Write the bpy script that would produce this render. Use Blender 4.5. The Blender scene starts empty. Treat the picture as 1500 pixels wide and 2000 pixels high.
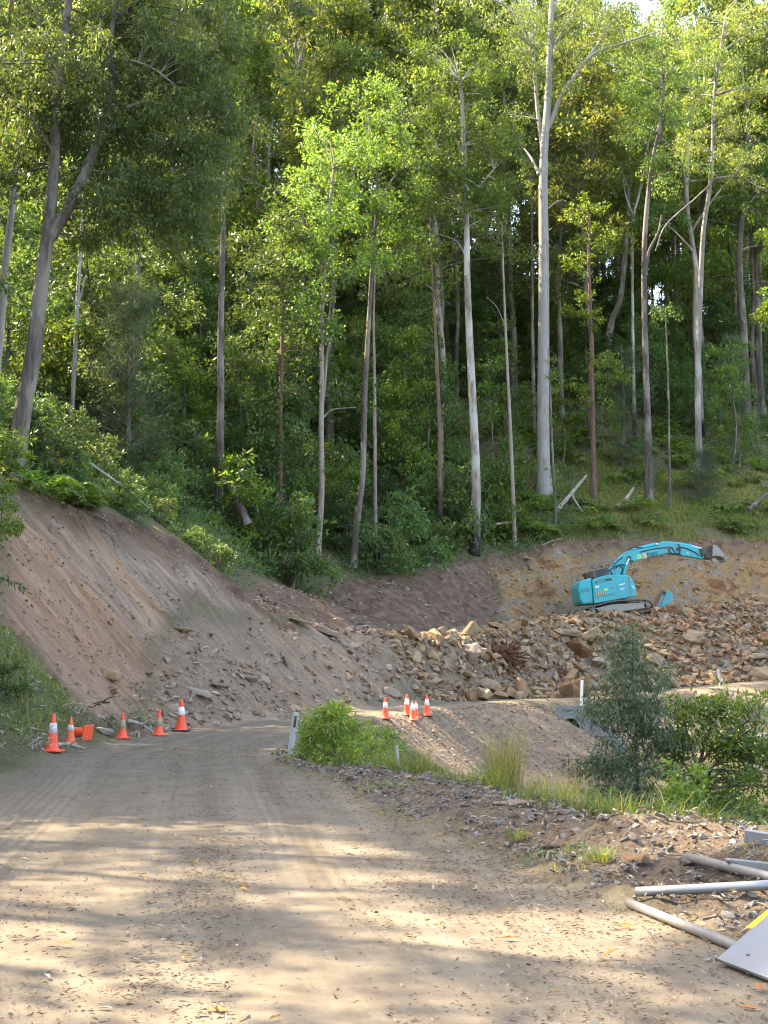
import bpy, bmesh, math, random
import numpy as np
from mathutils import Vector, Matrix, noise as mnoise
from mathutils.geometry import delaunay_2d_cdt

# ------------------------------------------------------------------ camera, sky, sun, exposure
sc = bpy.context.scene
COL = sc.collection
F = 2400.0                      # focal length in pixels of the 1500 x 2000 photograph
PITCH = math.atan(285.0 / F)
CP, SP = math.cos(PITCH), math.sin(PITCH)
CH = 1.7                        # eye height
cam_d = bpy.data.cameras.new("camera")
cam_d.sensor_fit = 'VERTICAL'; cam_d.sensor_height = 36.0
cam_d.lens = F / 2000.0 * 36.0
cam_d.clip_start = 0.1; cam_d.clip_end = 2000
cam = bpy.data.objects.new("camera", cam_d); COL.objects.link(cam)
cam.location = (0, 0, CH); cam.rotation_euler = (math.radians(90) + PITCH, 0, 0)
sc.camera = cam

SUN_EL = math.radians(47.0)
SUN_DIR = Vector((-0.92, 0.39, 0)).normalized()       # horizontal direction towards the sun
SUN_STRENGTH, SKY_STRENGTH, EXPOSURE = 4.0, 0.15, 2.93
w = bpy.data.worlds.new("World"); sc.world = w; w.use_nodes = True
nt = w.node_tree
sky = nt.nodes.new("ShaderNodeTexSky"); sky.sky_type = 'NISHITA'; sky.sun_disc = False
sky.sun_elevation = SUN_EL
sky.sun_rotation = math.atan2(SUN_DIR.x, SUN_DIR.y)
sky.air_density = 1.0; sky.dust_density = 3.0; sky.ozone_density = 0.6
nt.links.new(sky.outputs[0], nt.nodes["Background"].inputs[0])
nt.nodes["Background"].inputs[1].default_value = SKY_STRENGTH
sd = bpy.data.lights.new("sun", 'SUN'); sd.energy = SUN_STRENGTH; sd.angle = math.radians(0.5); sd.color = (1.0, 0.87, 0.68)
so = bpy.data.objects.new("sun", sd); COL.objects.link(so)
sv = Vector((SUN_DIR.x * math.cos(SUN_EL), SUN_DIR.y * math.cos(SUN_EL), math.sin(SUN_EL)))
so.rotation_euler = sv.to_track_quat('Z', 'Y').to_euler()
so.location = (-30, 20, 60)
sc.view_settings.view_transform = 'Standard'; sc.view_settings.look = 'None'
sc.view_settings.exposure = EXPOSURE; sc.view_settings.gamma = 1.0
sc.view_settings.use_white_balance = True; sc.view_settings.white_balance_temperature = 6900
sc.render.engine = 'CYCLES'
sc.cycles.max_bounces = 6; sc.cycles.diffuse_bounces = 4; sc.cycles.glossy_bounces = 2
sc.cycles.transmission_bounces = 4; sc.cycles.transparent_max_bounces = 4
sc.cycles.use_denoising = True
sc.cycles.filter_width = 1.15
sc.cycles.caustics_reflective = False; sc.cycles.caustics_refractive = False
sc.cycles.sample_clamp_indirect = 6.0

rng = np.random.default_rng(7)
random.seed(7)

# ------------------------------------------------------------------ helpers
def P(u, v, Y):
    """the place in the world a photo point shows when it lies at distance Y"""
    xc = (u - 750.0) / F; yc = (1000.0 - v) / F
    t = Y / (CP - yc * SP)
    return np.array((t * xc, Y, CH + t * (SP + yc * CP)))

def pix(x, y, z):
    dz = z - CH
    d = y * CP + dz * SP; up = -y * SP + dz * CP
    return 750 + F * x / d, 1000 - F * up / d

class MB:
    """collects shapes and links them as one mesh object"""
    def __init__(self):
        self.v = []; self.l = []; self.t = []; self.n = 0; self.m = []
    def add(self, verts, faces, mat=0):
        verts = np.asarray(verts, dtype=np.float32).reshape(-1, 3)
        if isinstance(faces, np.ndarray):
            k = faces.shape[1]
            self.l.append((faces + self.n).astype(np.int32).ravel()); self.t.append(np.full(len(faces), k, np.int32))
            self.m.append(np.full(len(faces), mat, np.int32))
        else:
            for f in faces:
                self.l.append(np.asarray(f, np.int32) + self.n)
            self.t.append(np.array([len(f) for f in faces], np.int32)); self.m.append(np.full(len(faces), mat, np.int32))
        self.v.append(verts); self.n += len(verts)
        return self
    def mesh(self, name, smooth=False):
        me = bpy.data.meshes.new(name)
        if not self.v: return me
        V = np.concatenate(self.v); L = np.concatenate(self.l); T = np.concatenate(self.t)
        me.vertices.add(len(V)); me.vertices.foreach_set("co", V.ravel())
        me.loops.add(len(L)); me.loops.foreach_set("vertex_index", L)
        me.polygons.add(len(T))
        st = np.zeros(len(T), np.int32); st[1:] = np.cumsum(T)[:-1]
        me.polygons.foreach_set("loop_start", st); me.polygons.foreach_set("loop_total", T)
        me.polygons.foreach_set("material_index", np.concatenate(self.m))
        me.polygons.foreach_set("use_smooth", np.full(len(T), smooth, bool))
        me.update(calc_edges=True); me.validate()
        return me
    def build(self, name, mats, parent=None, smooth=False, loc=None):
        me = self.mesh(name, smooth)
        for m in (mats if isinstance(mats, (list, tuple)) else [mats]): me.materials.append(m)
        o = bpy.data.objects.new(name, me); COL.objects.link(o)
        if parent is not None: o.parent = parent
        if loc is not None: o.location = loc
        return o

def tag(o, label=None, cat=None, group=None, kind=None):
    if label: o["label"] = label
    if cat: o["category"] = cat
    if group: o["group"] = group
    if kind: o["kind"] = kind
    return o

def empty(name, loc=(0, 0, 0), label=None, cat=None, group=None, rz=0.0):
    o = bpy.data.objects.new(name, None); COL.objects.link(o)
    o.empty_display_size = 0.2
    o.location = [float(c) for c in loc]; o.rotation_euler = (0, 0, rz)
    return tag(o, label, cat, group)

def copy_tree(o, parent=None):
    c = o.copy(); COL.objects.link(c)
    if parent is not None: c.parent = parent
    for ch in list(o.children): copy_tree(ch, c)
    return c

def tube(mb, path, rad, sides=8, cap=True, mat=0):
    p = np.asarray(path, float); n = len(p)
    rad = np.broadcast_to(np.asarray(rad, float), (n,))
    tan = np.gradient(p, axis=0); tan /= np.linalg.norm(tan, axis=1)[:, None] + 1e-9
    ref = np.array((0.31, 0.95, 0.05)) if abs(tan[0][1]) < 0.8 else np.array((1.0, 0.1, 0.1))
    a = np.arange(sides) * 2 * math.pi / sides
    V = []
    for i in range(n):
        s = np.cross(tan[i], ref); s /= np.linalg.norm(s) + 1e-9
        t = np.cross(tan[i], s)
        V.append(p[i] + rad[i] * (np.cos(a)[:, None] * s + np.sin(a)[:, None] * t))
    V = np.concatenate(V)
    i = np.arange(n - 1)[:, None] * sides; j = np.arange(sides)[None, :]; k = (j + 1) % sides
    q = np.stack([i + j, i + k, i + k + sides, i + j + sides], -1).reshape(-1, 4)
    mb.add(V, q, mat)
    if cap:
        mb.add(V[:sides], [list(range(sides))[::-1]], mat); mb.add(V[-sides:], [list(range(sides))], mat)

def lathe(mb, prof, seg=24, mat=0):
    prof = np.asarray(prof, float); n = len(prof)
    a = np.arange(seg) * 2 * math.pi / seg
    V = np.stack([prof[:, 0][:, None] * np.cos(a), prof[:, 0][:, None] * np.sin(a), np.repeat(prof[:, 1][:, None], seg, 1)], -1).reshape(-1, 3)
    i = np.arange(n - 1)[:, None] * seg; j = np.arange(seg)[None, :]; k = (j + 1) % seg
    mb.add(V, np.stack([i + j, i + k, i + k + seg, i + j + seg], -1).reshape(-1, 4), mat)

def box(mb, c, s, R=None, mat=0, bev=0.0):
    """a box of size s about c, its edges chamfered by bev"""
    bm = bmesh.new(); bmesh.ops.create_cube(bm, size=1.0)
    for v in bm.verts: v.co = Vector((v.co.x * s[0], v.co.y * s[1], v.co.z * s[2]))
    if bev > 0: bmesh.ops.bevel(bm, geom=bm.edges[:], offset=bev, segments=2, affect='EDGES', profile=0.5)
    V = np.array([v.co[:] for v in bm.verts]); Fc = [[v.index for v in f.verts] for f in bm.faces]
    bm.free()
    if R is not None: V = V @ np.array(R).T
    mb.add(V + np.asarray(c, float), Fc, mat)

def prism(mb, poly, y0, y1, bev=0.0, mat=0, seg=2):
    """an outline in the x-z plane extruded from y0 to y1, edges chamfered"""
    bm = bmesh.new()
    vs = [bm.verts.new((p[0], y0, p[1])) for p in poly]
    f = bm.faces.new(vs)
    r = bmesh.ops.extrude_face_region(bm, geom=[f])
    for g in r['geom']:
        if isinstance(g, bmesh.types.BMVert): g.co.y = y1
    bmesh.ops.recalc_face_normals(bm, faces=bm.faces[:])
    if bev > 0: bmesh.ops.bevel(bm, geom=bm.edges[:], offset=bev, segments=seg, affect='EDGES', profile=0.5, clamp_overlap=True)
    bm.verts.index_update()
    V = np.array([v.co[:] for v in bm.verts]); Fc = [[v.index for v in f.verts] for f in bm.faces]
    bm.free(); mb.add(V, Fc, mat)

def rotm(rx, ry, rz):
    from mathutils import Euler
    return np.array(Euler((rx, ry, rz)).to_matrix())

def bez(a, b, c, n=6):
    t = np.linspace(0, 1, n)[:, None]
    return (1 - t) ** 2 * np.asarray(a, float) + 2 * t * (1 - t) * np.asarray(b, float) + t ** 2 * np.asarray(c, float)

def spline(pts, n=24):
    """Catmull-Rom through the points"""
    p = np.asarray(pts, float)
    if len(p) < 3: return np.linspace(p[0], p[-1], n)
    q = np.concatenate([[2 * p[0] - p[1]], p, [2 * p[-1] - p[-2]]])
    out = []
    for s in np.linspace(0, len(p) - 1 - 1e-6, n):
        i = int(s); t = s - i
        a, b, c, d = q[i:i + 4]
        out.append(0.5 * (2 * b + (c - a) * t + (2 * a - 5 * b + 4 * c - d) * t * t + (3 * b - a - 3 * c + d) * t ** 3))
    return np.array(out)

def leaves(mb, c, d, nrm, L, W, mat=0, fold=0.0):
    """one rhombic leaf at every c, pointing along d"""
    c = np.asarray(c); d = d / (np.linalg.norm(d, axis=1)[:, None] + 1e-9)
    s = np.cross(d, nrm); s /= np.linalg.norm(s, axis=1)[:, None] + 1e-9
    L = np.broadcast_to(np.asarray(L), (len(c),))[:, None]; W = np.broadcast_to(np.asarray(W), (len(c),))[:, None]
    up = np.cross(s, d)
    V = np.stack([c, c + d * L * 0.42 + s * W * 0.5 + up * W * fold, c + d * L, c + d * L * 0.42 - s * W * 0.5 + up * W * fold], 1).reshape(-1, 3)
    q = np.arange(len(c))[:, None] * 4 + np.arange(4)[None, :]
    mb.add(V, q, mat)

# smooth lattice noise, vectorised
def _hash(ix, iy, seed):
    h = (ix.astype(np.int64) * 374761393 + iy.astype(np.int64) * 668265263 + seed * 1442695041) & 0x7fffffff
    h = ((h ^ (h >> 13)) * 1274126177) & 0x7fffffff
    return ((h ^ (h >> 16)) & 0xffff) / 65535.0
def vnoise(x, y, seed=0):
    x = np.asarray(x, float); y = np.asarray(y, float)
    ix = np.floor(x); iy = np.floor(y); fx = x - ix; fy = y - iy
    fx = fx * fx * (3 - 2 * fx); fy = fy * fy * (3 - 2 * fy)
    a = _hash(ix, iy, seed); b = _hash(ix + 1, iy, seed); c = _hash(ix, iy + 1, seed); d = _hash(ix + 1, iy + 1, seed)
    return (a * (1 - fx) + b * fx) * (1 - fy) + (c * (1 - fx) + d * fx) * fy
def fbm(x, y, seed=0, oct=4):
    s = 0; a = 0.5; f = 1.0
    for i in range(oct):
        s = s + a * (vnoise(x * f, y * f, seed + i * 17) - 0.5); a *= 0.5; f *= 2.03
    return s

def inpoly(x, y, poly):
    x = np.asarray(x, float); y = np.asarray(y, float)
    r = np.zeros(x.shape, bool); n = len(poly)
    for i in range(n):
        x1, y1 = poly[i][:2]; x2, y2 = poly[(i + 1) % n][:2]
        c = ((y1 > y) != (y2 > y)) & (x < (x2 - x1) * (y - y1) / (y2 - y1 + 1e-12) + x1)
        r ^= c
    return r

# ------------------------------------------------------------------ materials
def mat_new(name):
    m = bpy.data.materials.new(name); m.use_nodes = True
    t = m.node_tree; b = t.nodes["Principled BSDF"]
    return m, t, b
def N(t, typ, **kw):
    n = t.nodes.new(typ)
    for k, v in kw.items(): setattr(n, k, v)
    return n
def ramp(t, fac, stops):
    r = N(t, "ShaderNodeValToRGB"); e = r.color_ramp.elements
    while len(e) < len(stops): e.new(0.5)
    for el, (p, c) in zip(e, stops):
        el.position = p; el.color = (*c, 1)
    t.links.new(fac, r.inputs[0]); return r.outputs[0]
def noise(t, vec, scale, detail=5, rough=0.6, dist=0.0):
    n = N(t, "ShaderNodeTexNoise"); n.inputs["Scale"].default_value = scale
    n.inputs["Detail"].default_value = detail; n.inputs["Roughness"].default_value = rough
    n.inputs["Distortion"].default_value = dist
    if vec is not None: t.links.new(vec, n.inputs["Vector"])
    return n.outputs["Fac"]
def math_n(t, op, a, b=None, c=None, clamp=False):
    n = N(t, "ShaderNodeMath", operation=op); n.use_clamp = clamp
    for i, x in enumerate((a, b, c)):
        if x is None: continue
        if isinstance(x, (int, float)): n.inputs[i].default_value = x
        else: t.links.new(x, n.inputs[i])
    return n.outputs[0]
def mix(t, fac, a, b, blend='MIX'):
    n = N(t, "ShaderNodeMix", data_type='RGBA', blend_type=blend)
    for i, x in ((0, fac), (6, a), (7, b)):
        if isinstance(x, (int, float)): n.inputs[i].default_value = x
        elif isinstance(x, tuple): n.inputs[i].default_value = (*x, 1)
        else: t.links.new(x, n.inputs[i])
    return n.outputs[2]
def mapping(t, vec, scale=(1, 1, 1), rot=(0, 0, 0)):
    m = N(t, "ShaderNodeMapping"); m.inputs["Scale"].default_value = scale; m.inputs["Rotation"].default_value = rot
    t.links.new(vec, m.inputs["Vector"]); return m.outputs[0]
def bump(t, b, h, strength=0.5, dist=0.05):
    n = N(t, "ShaderNodeBump"); n.inputs["Strength"].default_value = strength; n.inputs["Distance"].default_value = dist
    t.links.new(h, n.inputs["Height"]); t.links.new(n.outputs[0], b.inputs["Normal"])

def simple(name, col, rough=0.6, metal=0.0, var=0.12, scale=8.0, bmp=0.0, dirt=None, dirt_amt=0.5, dirt_scale=3.0):
    m, t, b = mat_new(name)
    tc = N(t, "ShaderNodeTexCoord").outputs["Object"]
    n = noise(t, tc, scale, 6)
    c = mix(t, n, tuple(x * (1 - var) for x in col), tuple(min(1, x * (1 + var)) for x in col))
    if dirt is not None:
        d = math_n(t, 'MULTIPLY', ramp(t, noise(t, tc, dirt_scale, 8, 0.7), [(0.45, (0, 0, 0)), (0.7, (1, 1, 1))]), dirt_amt)
        c = mix(t, d, c, dirt)
    t.links.new(c, b.inputs["Base Color"])
    b.inputs["Roughness"].default_value = rough; b.inputs["Metallic"].default_value = metal
    if bmp: bump(t, b, n, bmp, 0.02)
    return m

def leaf_mat(name, dark, light, yellow=None, trans=0.42, spread=0.18, rough=0.5, yamt=0.25):
    m, t, b = mat_new(name)
    geo = N(t, "ShaderNodeNewGeometry"); oi = N(t, "ShaderNodeObjectInfo")
    tco = N(t, "ShaderNodeTexCoord").outputs["Object"]
    f = math_n(t, 'ADD', math_n(t, 'MULTIPLY', geo.outputs["Random Per Island"], 0.45), math_n(t, 'MULTIPLY', oi.outputs["Random"], 0.2))
    f = math_n(t, 'ADD', f, math_n(t, 'MULTIPLY', math_n(t, 'SUBTRACT', noise(t, tco, 0.7, 3), 0.3), 0.9), None, True)
    c = mix(t, f, dark, light)
    if yellow is not None:
        yf = math_n(t, 'GREATER_THAN', geo.outputs["Random Per Island"], 1 - yamt)
        yf = math_n(t, 'MULTIPLY', yf, 0.7)
        c = mix(t, yf, c, yellow)
    hsv = N(t, "ShaderNodeHueSaturation")
    t.links.new(math_n(t, 'ADD', math_n(t, 'MULTIPLY', oi.outputs["Random"], spread * 0.12), 0.5 - spread * 0.06), hsv.inputs["Hue"])
    t.links.new(math_n(t, 'ADD', math_n(t, 'MULTIPLY', oi.outputs["Random"], spread * 2.2), 1 - spread * 1.1), hsv.inputs["Value"])
    t.links.new(c, hsv.inputs["Color"])
    t.links.new(hsv.outputs[0], b.inputs["Base Color"]); b.inputs["Roughness"].default_value = rough
    b.inputs["Specular IOR Level"].default_value = 0.35
    tr = N(t, "ShaderNodeBsdfTranslucent")
    tcol = mix(t, 1.0, hsv.outputs[0], (1.9, 1.75, 0.65), 'MULTIPLY')
    t.links.new(tcol, tr.inputs[0])
    ms = N(t, "ShaderNodeMixShader"); ms.inputs[0].default_value = trans
    t.links.new(b.outputs[0], ms.inputs[1]); t.links.new(tr.outputs[0], ms.inputs[2])
    out = [n for n in t.nodes if n.type == 'OUTPUT_MATERIAL'][0]
    t.links.new(ms.outputs[0], out.inputs["Surface"])
    return m

def bark_mat(name, base, dark, streak=0.5, burnt=0.0, patch=None, rough=0.9):
    m, t, b = mat_new(name)
    tc = N(t, "ShaderNodeTexCoord").outputs["Object"]
    st = noise(t, mapping(t, tc, (6, 6, 0.7)), 1.5, 8, 0.65, 0.6)
    c = mix(t, ramp(t, st, [(0.35, (0, 0, 0)), (0.65, (1, 1, 1))]), dark, base)
    pn = noise(t, mapping(t, tc, (1, 1, 0.35)), 1.3, 4, 0.5)
    if patch is not None: c = mix(t, ramp(t, pn, [(0.5, (0, 0, 0)), (0.58, (1, 1, 1))]), c, patch)
    if burnt > 0:
        z = N(t, "ShaderNodeSeparateXYZ"); t.links.new(tc, z.inputs[0])
        f = math_n(t, 'ADD', math_n(t, 'DIVIDE', z.outputs[2], burnt), math_n(t, 'MULTIPLY', math_n(t, 'SUBTRACT', pn, 0.5), 2.2))
        c = mix(t, ramp(t, f, [(0.45, (0, 0, 0)), (1.0, (1, 1, 1))]), (0.024, 0.021, 0.019), c)
    t.links.new(c, b.inputs["Base Color"]); b.inputs["Roughness"].default_value = rough
    b.inputs["Specular IOR Level"].default_value = 0.2
    bump(t, b, st, 0.6, 0.03)
    return m

M = {}
M['gum_olive'] = leaf_mat("olive_gum_leaf", (0.036, 0.058, 0.022), (0.110, 0.145, 0.045), (0.20, 0.215, 0.06), 0.42, yamt=0.10)
M['gum_green'] = leaf_mat("green_gum_leaf", (0.046, 0.092, 0.026), (0.135, 0.215, 0.055), (0.23, 0.29, 0.065), 0.45, yamt=0.10)
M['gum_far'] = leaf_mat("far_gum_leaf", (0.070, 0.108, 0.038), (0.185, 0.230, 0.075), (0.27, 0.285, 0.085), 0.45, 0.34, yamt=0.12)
M['broad'] = leaf_mat("broad_green_leaf", (0.042, 0.082, 0.028), (0.120, 0.185, 0.058), (0.15, 0.20, 0.06), 0.38, 0.28, 0.45, yamt=0.08)
M['shrub'] = leaf_mat("shrub_leaf", (0.060, 0.105, 0.022), (0.160, 0.235, 0.045), (0.22, 0.28, 0.04), 0.40, 0.15, 0.4, yamt=0.2)
M['shrub_bright'] = leaf_mat("young_bright_leaf", (0.075, 0.125, 0.024), (0.200, 0.275, 0.050), (0.34, 0.36, 0.07), 0.42, 0.1, 0.4, yamt=0.2)
M['bluegum'] = leaf_mat("grey_green_leaf", (0.036, 0.060, 0.034), (0.100, 0.138, 0.078), (0.13, 0.16, 0.08), 0.30, 0.08, 0.38, yamt=0.1)
M['needle'] = leaf_mat("needle_leaf", (0.050, 0.078, 0.044), (0.105, 0.150, 0.085), None, 0.35, 0.2, 0.6)
M['fern'] = leaf_mat("fern_leaf", (0.055, 0.105, 0.022), (0.140, 0.220, 0.045), (0.27, 0.20, 0.05), 0.42, 0.3, 0.5, yamt=0.15)
M['grass'] = leaf_mat("grass_blade", (0.060, 0.115, 0.025), (0.160, 0.230, 0.050), (0.34, 0.28, 0.11), 0.40, 0.25, 0.6, yamt=0.25)
M['drygrass'] = leaf_mat("dry_grass_blade", (0.120, 0.140, 0.045), (0.280, 0.280, 0.100), (0.38, 0.30, 0.14), 0.40, 0.2, 0.6, yamt=0.4)
M['bark_pale'] = bark_mat("pale_gum_bark", (0.34, 0.30, 0.26), (0.15, 0.12, 0.10), burnt=2.2, patch=(0.42, 0.385, 0.345))
M['bark_white'] = bark_mat("white_gum_bark", (0.38, 0.355, 0.32), (0.21, 0.185, 0.165), patch=(0.28, 0.265, 0.24))
M['bark_grey'] = bark_mat("grey_gum_bark", (0.165, 0.135, 0.110), (0.065, 0.052, 0.043), patch=(0.215, 0.182, 0.150))
M['bark_pink'] = bark_mat("pinkish_gum_bark", (0.34, 0.26, 0.22), (0.17, 0.125, 0.105), patch=(0.30, 0.25, 0.22))
M['bark_brown'] = bark_mat("stringy_brown_bark", (0.205, 0.120, 0.090), (0.085, 0.052, 0.040))
M['bark_burnt'] = bark_mat("burnt_brown_bark", (0.24, 0.16, 0.12), (0.10, 0.07, 0.055), burnt=3.2)
M['bark_dark'] = bark_mat("dark_rough_bark", (0.14, 0.11, 0.09), (0.05, 0.04, 0.035), patch=(0.20, 0.17, 0.15))
M['deadwood'] = bark_mat("grey_dead_wood", (0.42, 0.37, 0.31), (0.20, 0.165, 0.13))
M['bark_mid'] = bark_mat("mottled_grey_bark", (0.27, 0.24, 0.21), (0.13, 0.11, 0.095), patch=(0.35, 0.32, 0.285))
M['root'] = bark_mat("red_brown_root", (0.17, 0.085, 0.055), (0.06, 0.03, 0.02))

def rock_mat(name, stops, bumpv=0.7, orand=True, freq=2.3):
    m, t, b = mat_new(name)
    tc = N(t, "ShaderNodeTexCoord").outputs["Object"]; oi = N(t, "ShaderNodeObjectInfo"); geo = N(t, "ShaderNodeNewGeometry")
    rnd = oi.outputs["Random"] if orand else geo.outputs["Random Per Island"]
    n = noise(t, tc, freq, 8, 0.65)
    f = math_n(t, 'ADD', math_n(t, 'MULTIPLY', n, 0.55), math_n(t, 'MULTIPLY', rnd, 0.6))
    c = ramp(t, f, stops)
    gr = noise(t, tc, freq * 9, 6, 0.7)
    c = mix(t, math_n(t, 'MULTIPLY', gr, 0.35), c, (0.10, 0.075, 0.055), 'MIX')
    t.links.new(c, b.inputs["Base Color"]); b.inputs["Roughness"].default_value = 0.9
    b.inputs["Specular IOR Level"].default_value = 0.2
    bump(t, b, math_n(t, 'ADD', n, math_n(t, 'MULTIPLY', gr, 0.4)), bumpv, 0.06)
    return m
TAN = [(0.2, (0.150, 0.080, 0.042)), (0.42, (0.255, 0.150, 0.078)), (0.62, (0.330, 0.220, 0.120)), (0.82, (0.300, 0.230, 0.145)), (1.0, (0.39, 0.32, 0.225))]
GREY = [(0.2, (0.150, 0.100, 0.070)), (0.5, (0.235, 0.168, 0.120)), (0.75, (0.300, 0.232, 0.172)), (1.0, (0.40, 0.335, 0.265))]
M['rock'] = rock_mat("tan_broken_rock", TAN)
M['rubble'] = rock_mat("tan_rubble", TAN, 0.5, False)
M['rock_grey'] = rock_mat("grey_slab_rock", GREY)
M['rubble_grey'] = rock_mat("grey_rubble", GREY, 0.5, False)
M['rubble_dull'] = rock_mat("dull_brown_grey_rubble", [(a, (c[0] * .66, c[0] * .60, c[0] * .53)) for a, c in GREY], 0.5, False)
M['rubble_tan'] = rock_mat("pinkish_tan_rubble", [(0.2, (0.165, 0.100, 0.064)), (0.5, (0.265, 0.180, 0.120)), (0.75, (0.330, 0.245, 0.172)), (1.0, (0.43, 0.355, 0.275))], 0.5, False)
M['rock_orange'] = rock_mat("orange_rubble", [(0.2, (0.22, 0.09, 0.045)), (0.5, (0.38, 0.19, 0.09)), (0.75, (0.46, 0.27, 0.14)), (1.0, (0.46, 0.34, 0.21))], 0.5, False)
M['litter'] = leaf_mat("fallen_leaf", (0.055, 0.032, 0.021), (0.19, 0.125, 0.08), (0.27, 0.22, 0.17), 0.08, 0.0, 0.8, yamt=0.3)
M['litter_gold'] = leaf_mat("yellow_fallen_leaf", (0.26, 0.15, 0.025), (0.33, 0.21, 0.05), (0.25, 0.10, 0.04), 0.1, 0.0, 0.7, yamt=0.3)
M['litter_pale'] = leaf_mat("pale_dry_leaf", (0.20, 0.175, 0.135), (0.33, 0.30, 0.24), None, 0.1, 0.0, 0.7)

def earth_material():
    """all bare ground: weights stored on the vertices say which earth lies where"""
    m, t, b = mat_new("earth")
    tc = N(t, "ShaderNodeTexCoord").outputs["Object"]
    wa = N(t, "ShaderNodeVertexColor"); wa.layer_name = "wa"; wb = N(t, "ShaderNodeVertexColor"); wb.layer_name = "wb"
    sa = N(t, "ShaderNodeSeparateColor"); t.links.new(wa.outputs[0], sa.inputs[0])
    sb = N(t, "ShaderNodeSeparateColor"); t.links.new(wb.outputs[0], sb.inputs[0])
    uv = N(t, "ShaderNodeUVMap"); uv.uv_map = "along"
    big = noise(t, tc, 0.35, 6, 0.6); mid = noise(t, tc, 2.2, 8, 0.65); fine = noise(t, tc, 16, 8, 0.75); grit = noise(t, tc, 55, 5, 0.8)
    # road: packed dusty gravel with wheel tracks along it
    sep = N(t, "ShaderNodeSeparateXYZ"); t.links.new(uv.outputs[0], sep.inputs[0])
    lanes = noise(t, mapping(t, uv.outputs[0], (1.9, 0.06, 1)), 1.0, 8, 0.68)
    tread = N(t, "ShaderNodeTexWave", wave_type='BANDS', bands_direction='X'); tread.inputs["Scale"].default_value = 2.6
    tread.inputs["Distortion"].default_value = 2.5; tread.inputs["Detail"].default_value = 3; tread.inputs["Detail Scale"].default_value = 1.5
    t.links.new(mapping(t, uv.outputs[0], (1.0, 0.10, 1)), tread.inputs["Vector"])
    rf = math_n(t, 'ADD', math_n(t, 'MULTIPLY', lanes, 0.60), math_n(t, 'MULTIPLY', mid, 0.40))
    road = ramp(t, rf, [(0.30, (0.070, 0.056, 0.040)), (0.44, (0.118, 0.096, 0.068)), (0.54, (0.150, 0.124, 0.089)), (0.68, (0.190, 0.161, 0.118))])
    road = mix(t, math_n(t, 'MULTIPLY', ramp(t, fine, [(0.52, (0, 0, 0)), (0.68, (1, 1, 1))]), 0.45), road, (0.095, 0.075, 0.053))
    road = mix(t, math_n(t, 'MULTIPLY', ramp(t, grit, [(0.60, (0, 0, 0)), (0.70, (1, 1, 1))]), 0.5), road, (0.28, 0.245, 0.195))
    lane_mask = ramp(t, noise(t, mapping(t, uv.outputs[0], (0.75, 0.03, 1)), 1.0, 2), [(0.5, (0, 0, 0)), (0.6, (1, 1, 1))])
    trk = math_n(t, 'MULTIPLY', math_n(t, 'MULTIPLY', tread.outputs["Fac"], lane_mask), 0.55)
    road = mix(t, trk, road, (0.11, 0.088, 0.062))
    # banded soft rock of the cut: the beds run down the slope
    d = Vector((2.6, 1.3, -3.1)).normalized(); q = d.to_track_quat('Z', 'Y')
    rot = N(t, "ShaderNodeVectorRotate", rotation_type='EULER_XYZ', invert=True); rot.inputs["Rotation"].default_value = q.to_euler()
    t.links.new(tc, rot.inputs["Vector"])
    beds = noise(t, mapping(t, rot.outputs[0], (1.0, 1.0, 0.05)), 0.85, 6, 0.62, 0.25)
    thin = noise(t, mapping(t, rot.outputs[0], (1.0, 1.0, 0.12)), 5.0, 8, 0.75, 0.2)
    flake = noise(t, mapping(t, rot.outputs[0], (1.0, 1.0, 0.33)), 9.0, 6, 0.8)
    cut = ramp(t, beds, [(0.30, (0.300, 0.192, 0.128)), (0.39, (0.51, 0.295, 0.165)), (0.44, (0.52, 0.365, 0.245)), (0.49, (0.330, 0.238, 0.172)), (0.54, (0.46, 0.342, 0.245)), (0.60, (0.310, 0.240, 0.182)), (0.68, (0.49, 0.385, 0.285))])
    cut = mix(t, ramp(t, thin, [(0.44, (1, 1, 1)), (0.58, (0, 0, 0))]), cut, mix(t, 0.45, cut, (0.15, 0.095, 0.065)))
    cut = mix(t, math_n(t, 'MULTIPLY', ramp(t, flake, [(0.58, (0, 0, 0)), (0.66, (1, 1, 1))]), 0.5), cut, (0.50, 0.41, 0.32))
    # the fresh orange bed low on the near end
    vd = N(t, "ShaderNodeVectorMath", operation='DISTANCE'); t.links.new(tc, vd.inputs[0]); vd.inputs[1].default_value = (-7.6, 29.5, 2.2)
    of = math_n(t, 'MULTIPLY', math_n(t, 'SUBTRACT', 1.0, math_n(t, 'DIVIDE', vd.outputs["Value"], 6.0), None, True), math_n(t, 'ADD', math_n(t, 'MULTIPLY', beds, 4.5), -1.35), None, True)
    cut = mix(t, math_n(t, 'MULTIPLY', of, 0.5), cut, mix(t, thin, (0.38, 0.140, 0.052), (0.58, 0.30, 0.150)))
    # grey broken spoil
    spoil = ramp(t, mid, [(0.3, (0.150, 0.106, 0.070)), (0.5, (0.225, 0.168, 0.112)), (0.7, (0.290, 0.224, 0.155))])
    spoil = mix(t, ramp(t, flake, [(0.54, (0, 0, 0)), (0.66, (0.75, 0.75, 0.75))]), spoil, (0.40, 0.345, 0.285))
    spoil = mix(t, ramp(t, fine, [(0.36, (0.8, 0.8, 0.8)), (0.48, (0, 0, 0))]), spoil, (0.10, 0.07, 0.05))
    # fresh face: ochre and grey seams
    seam = noise(t, mapping(t, tc, (0.5, 0.5, 0.9), (0.3, 0.5, 0.2)), 1.1, 8, 0.7, 1.2)
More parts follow.
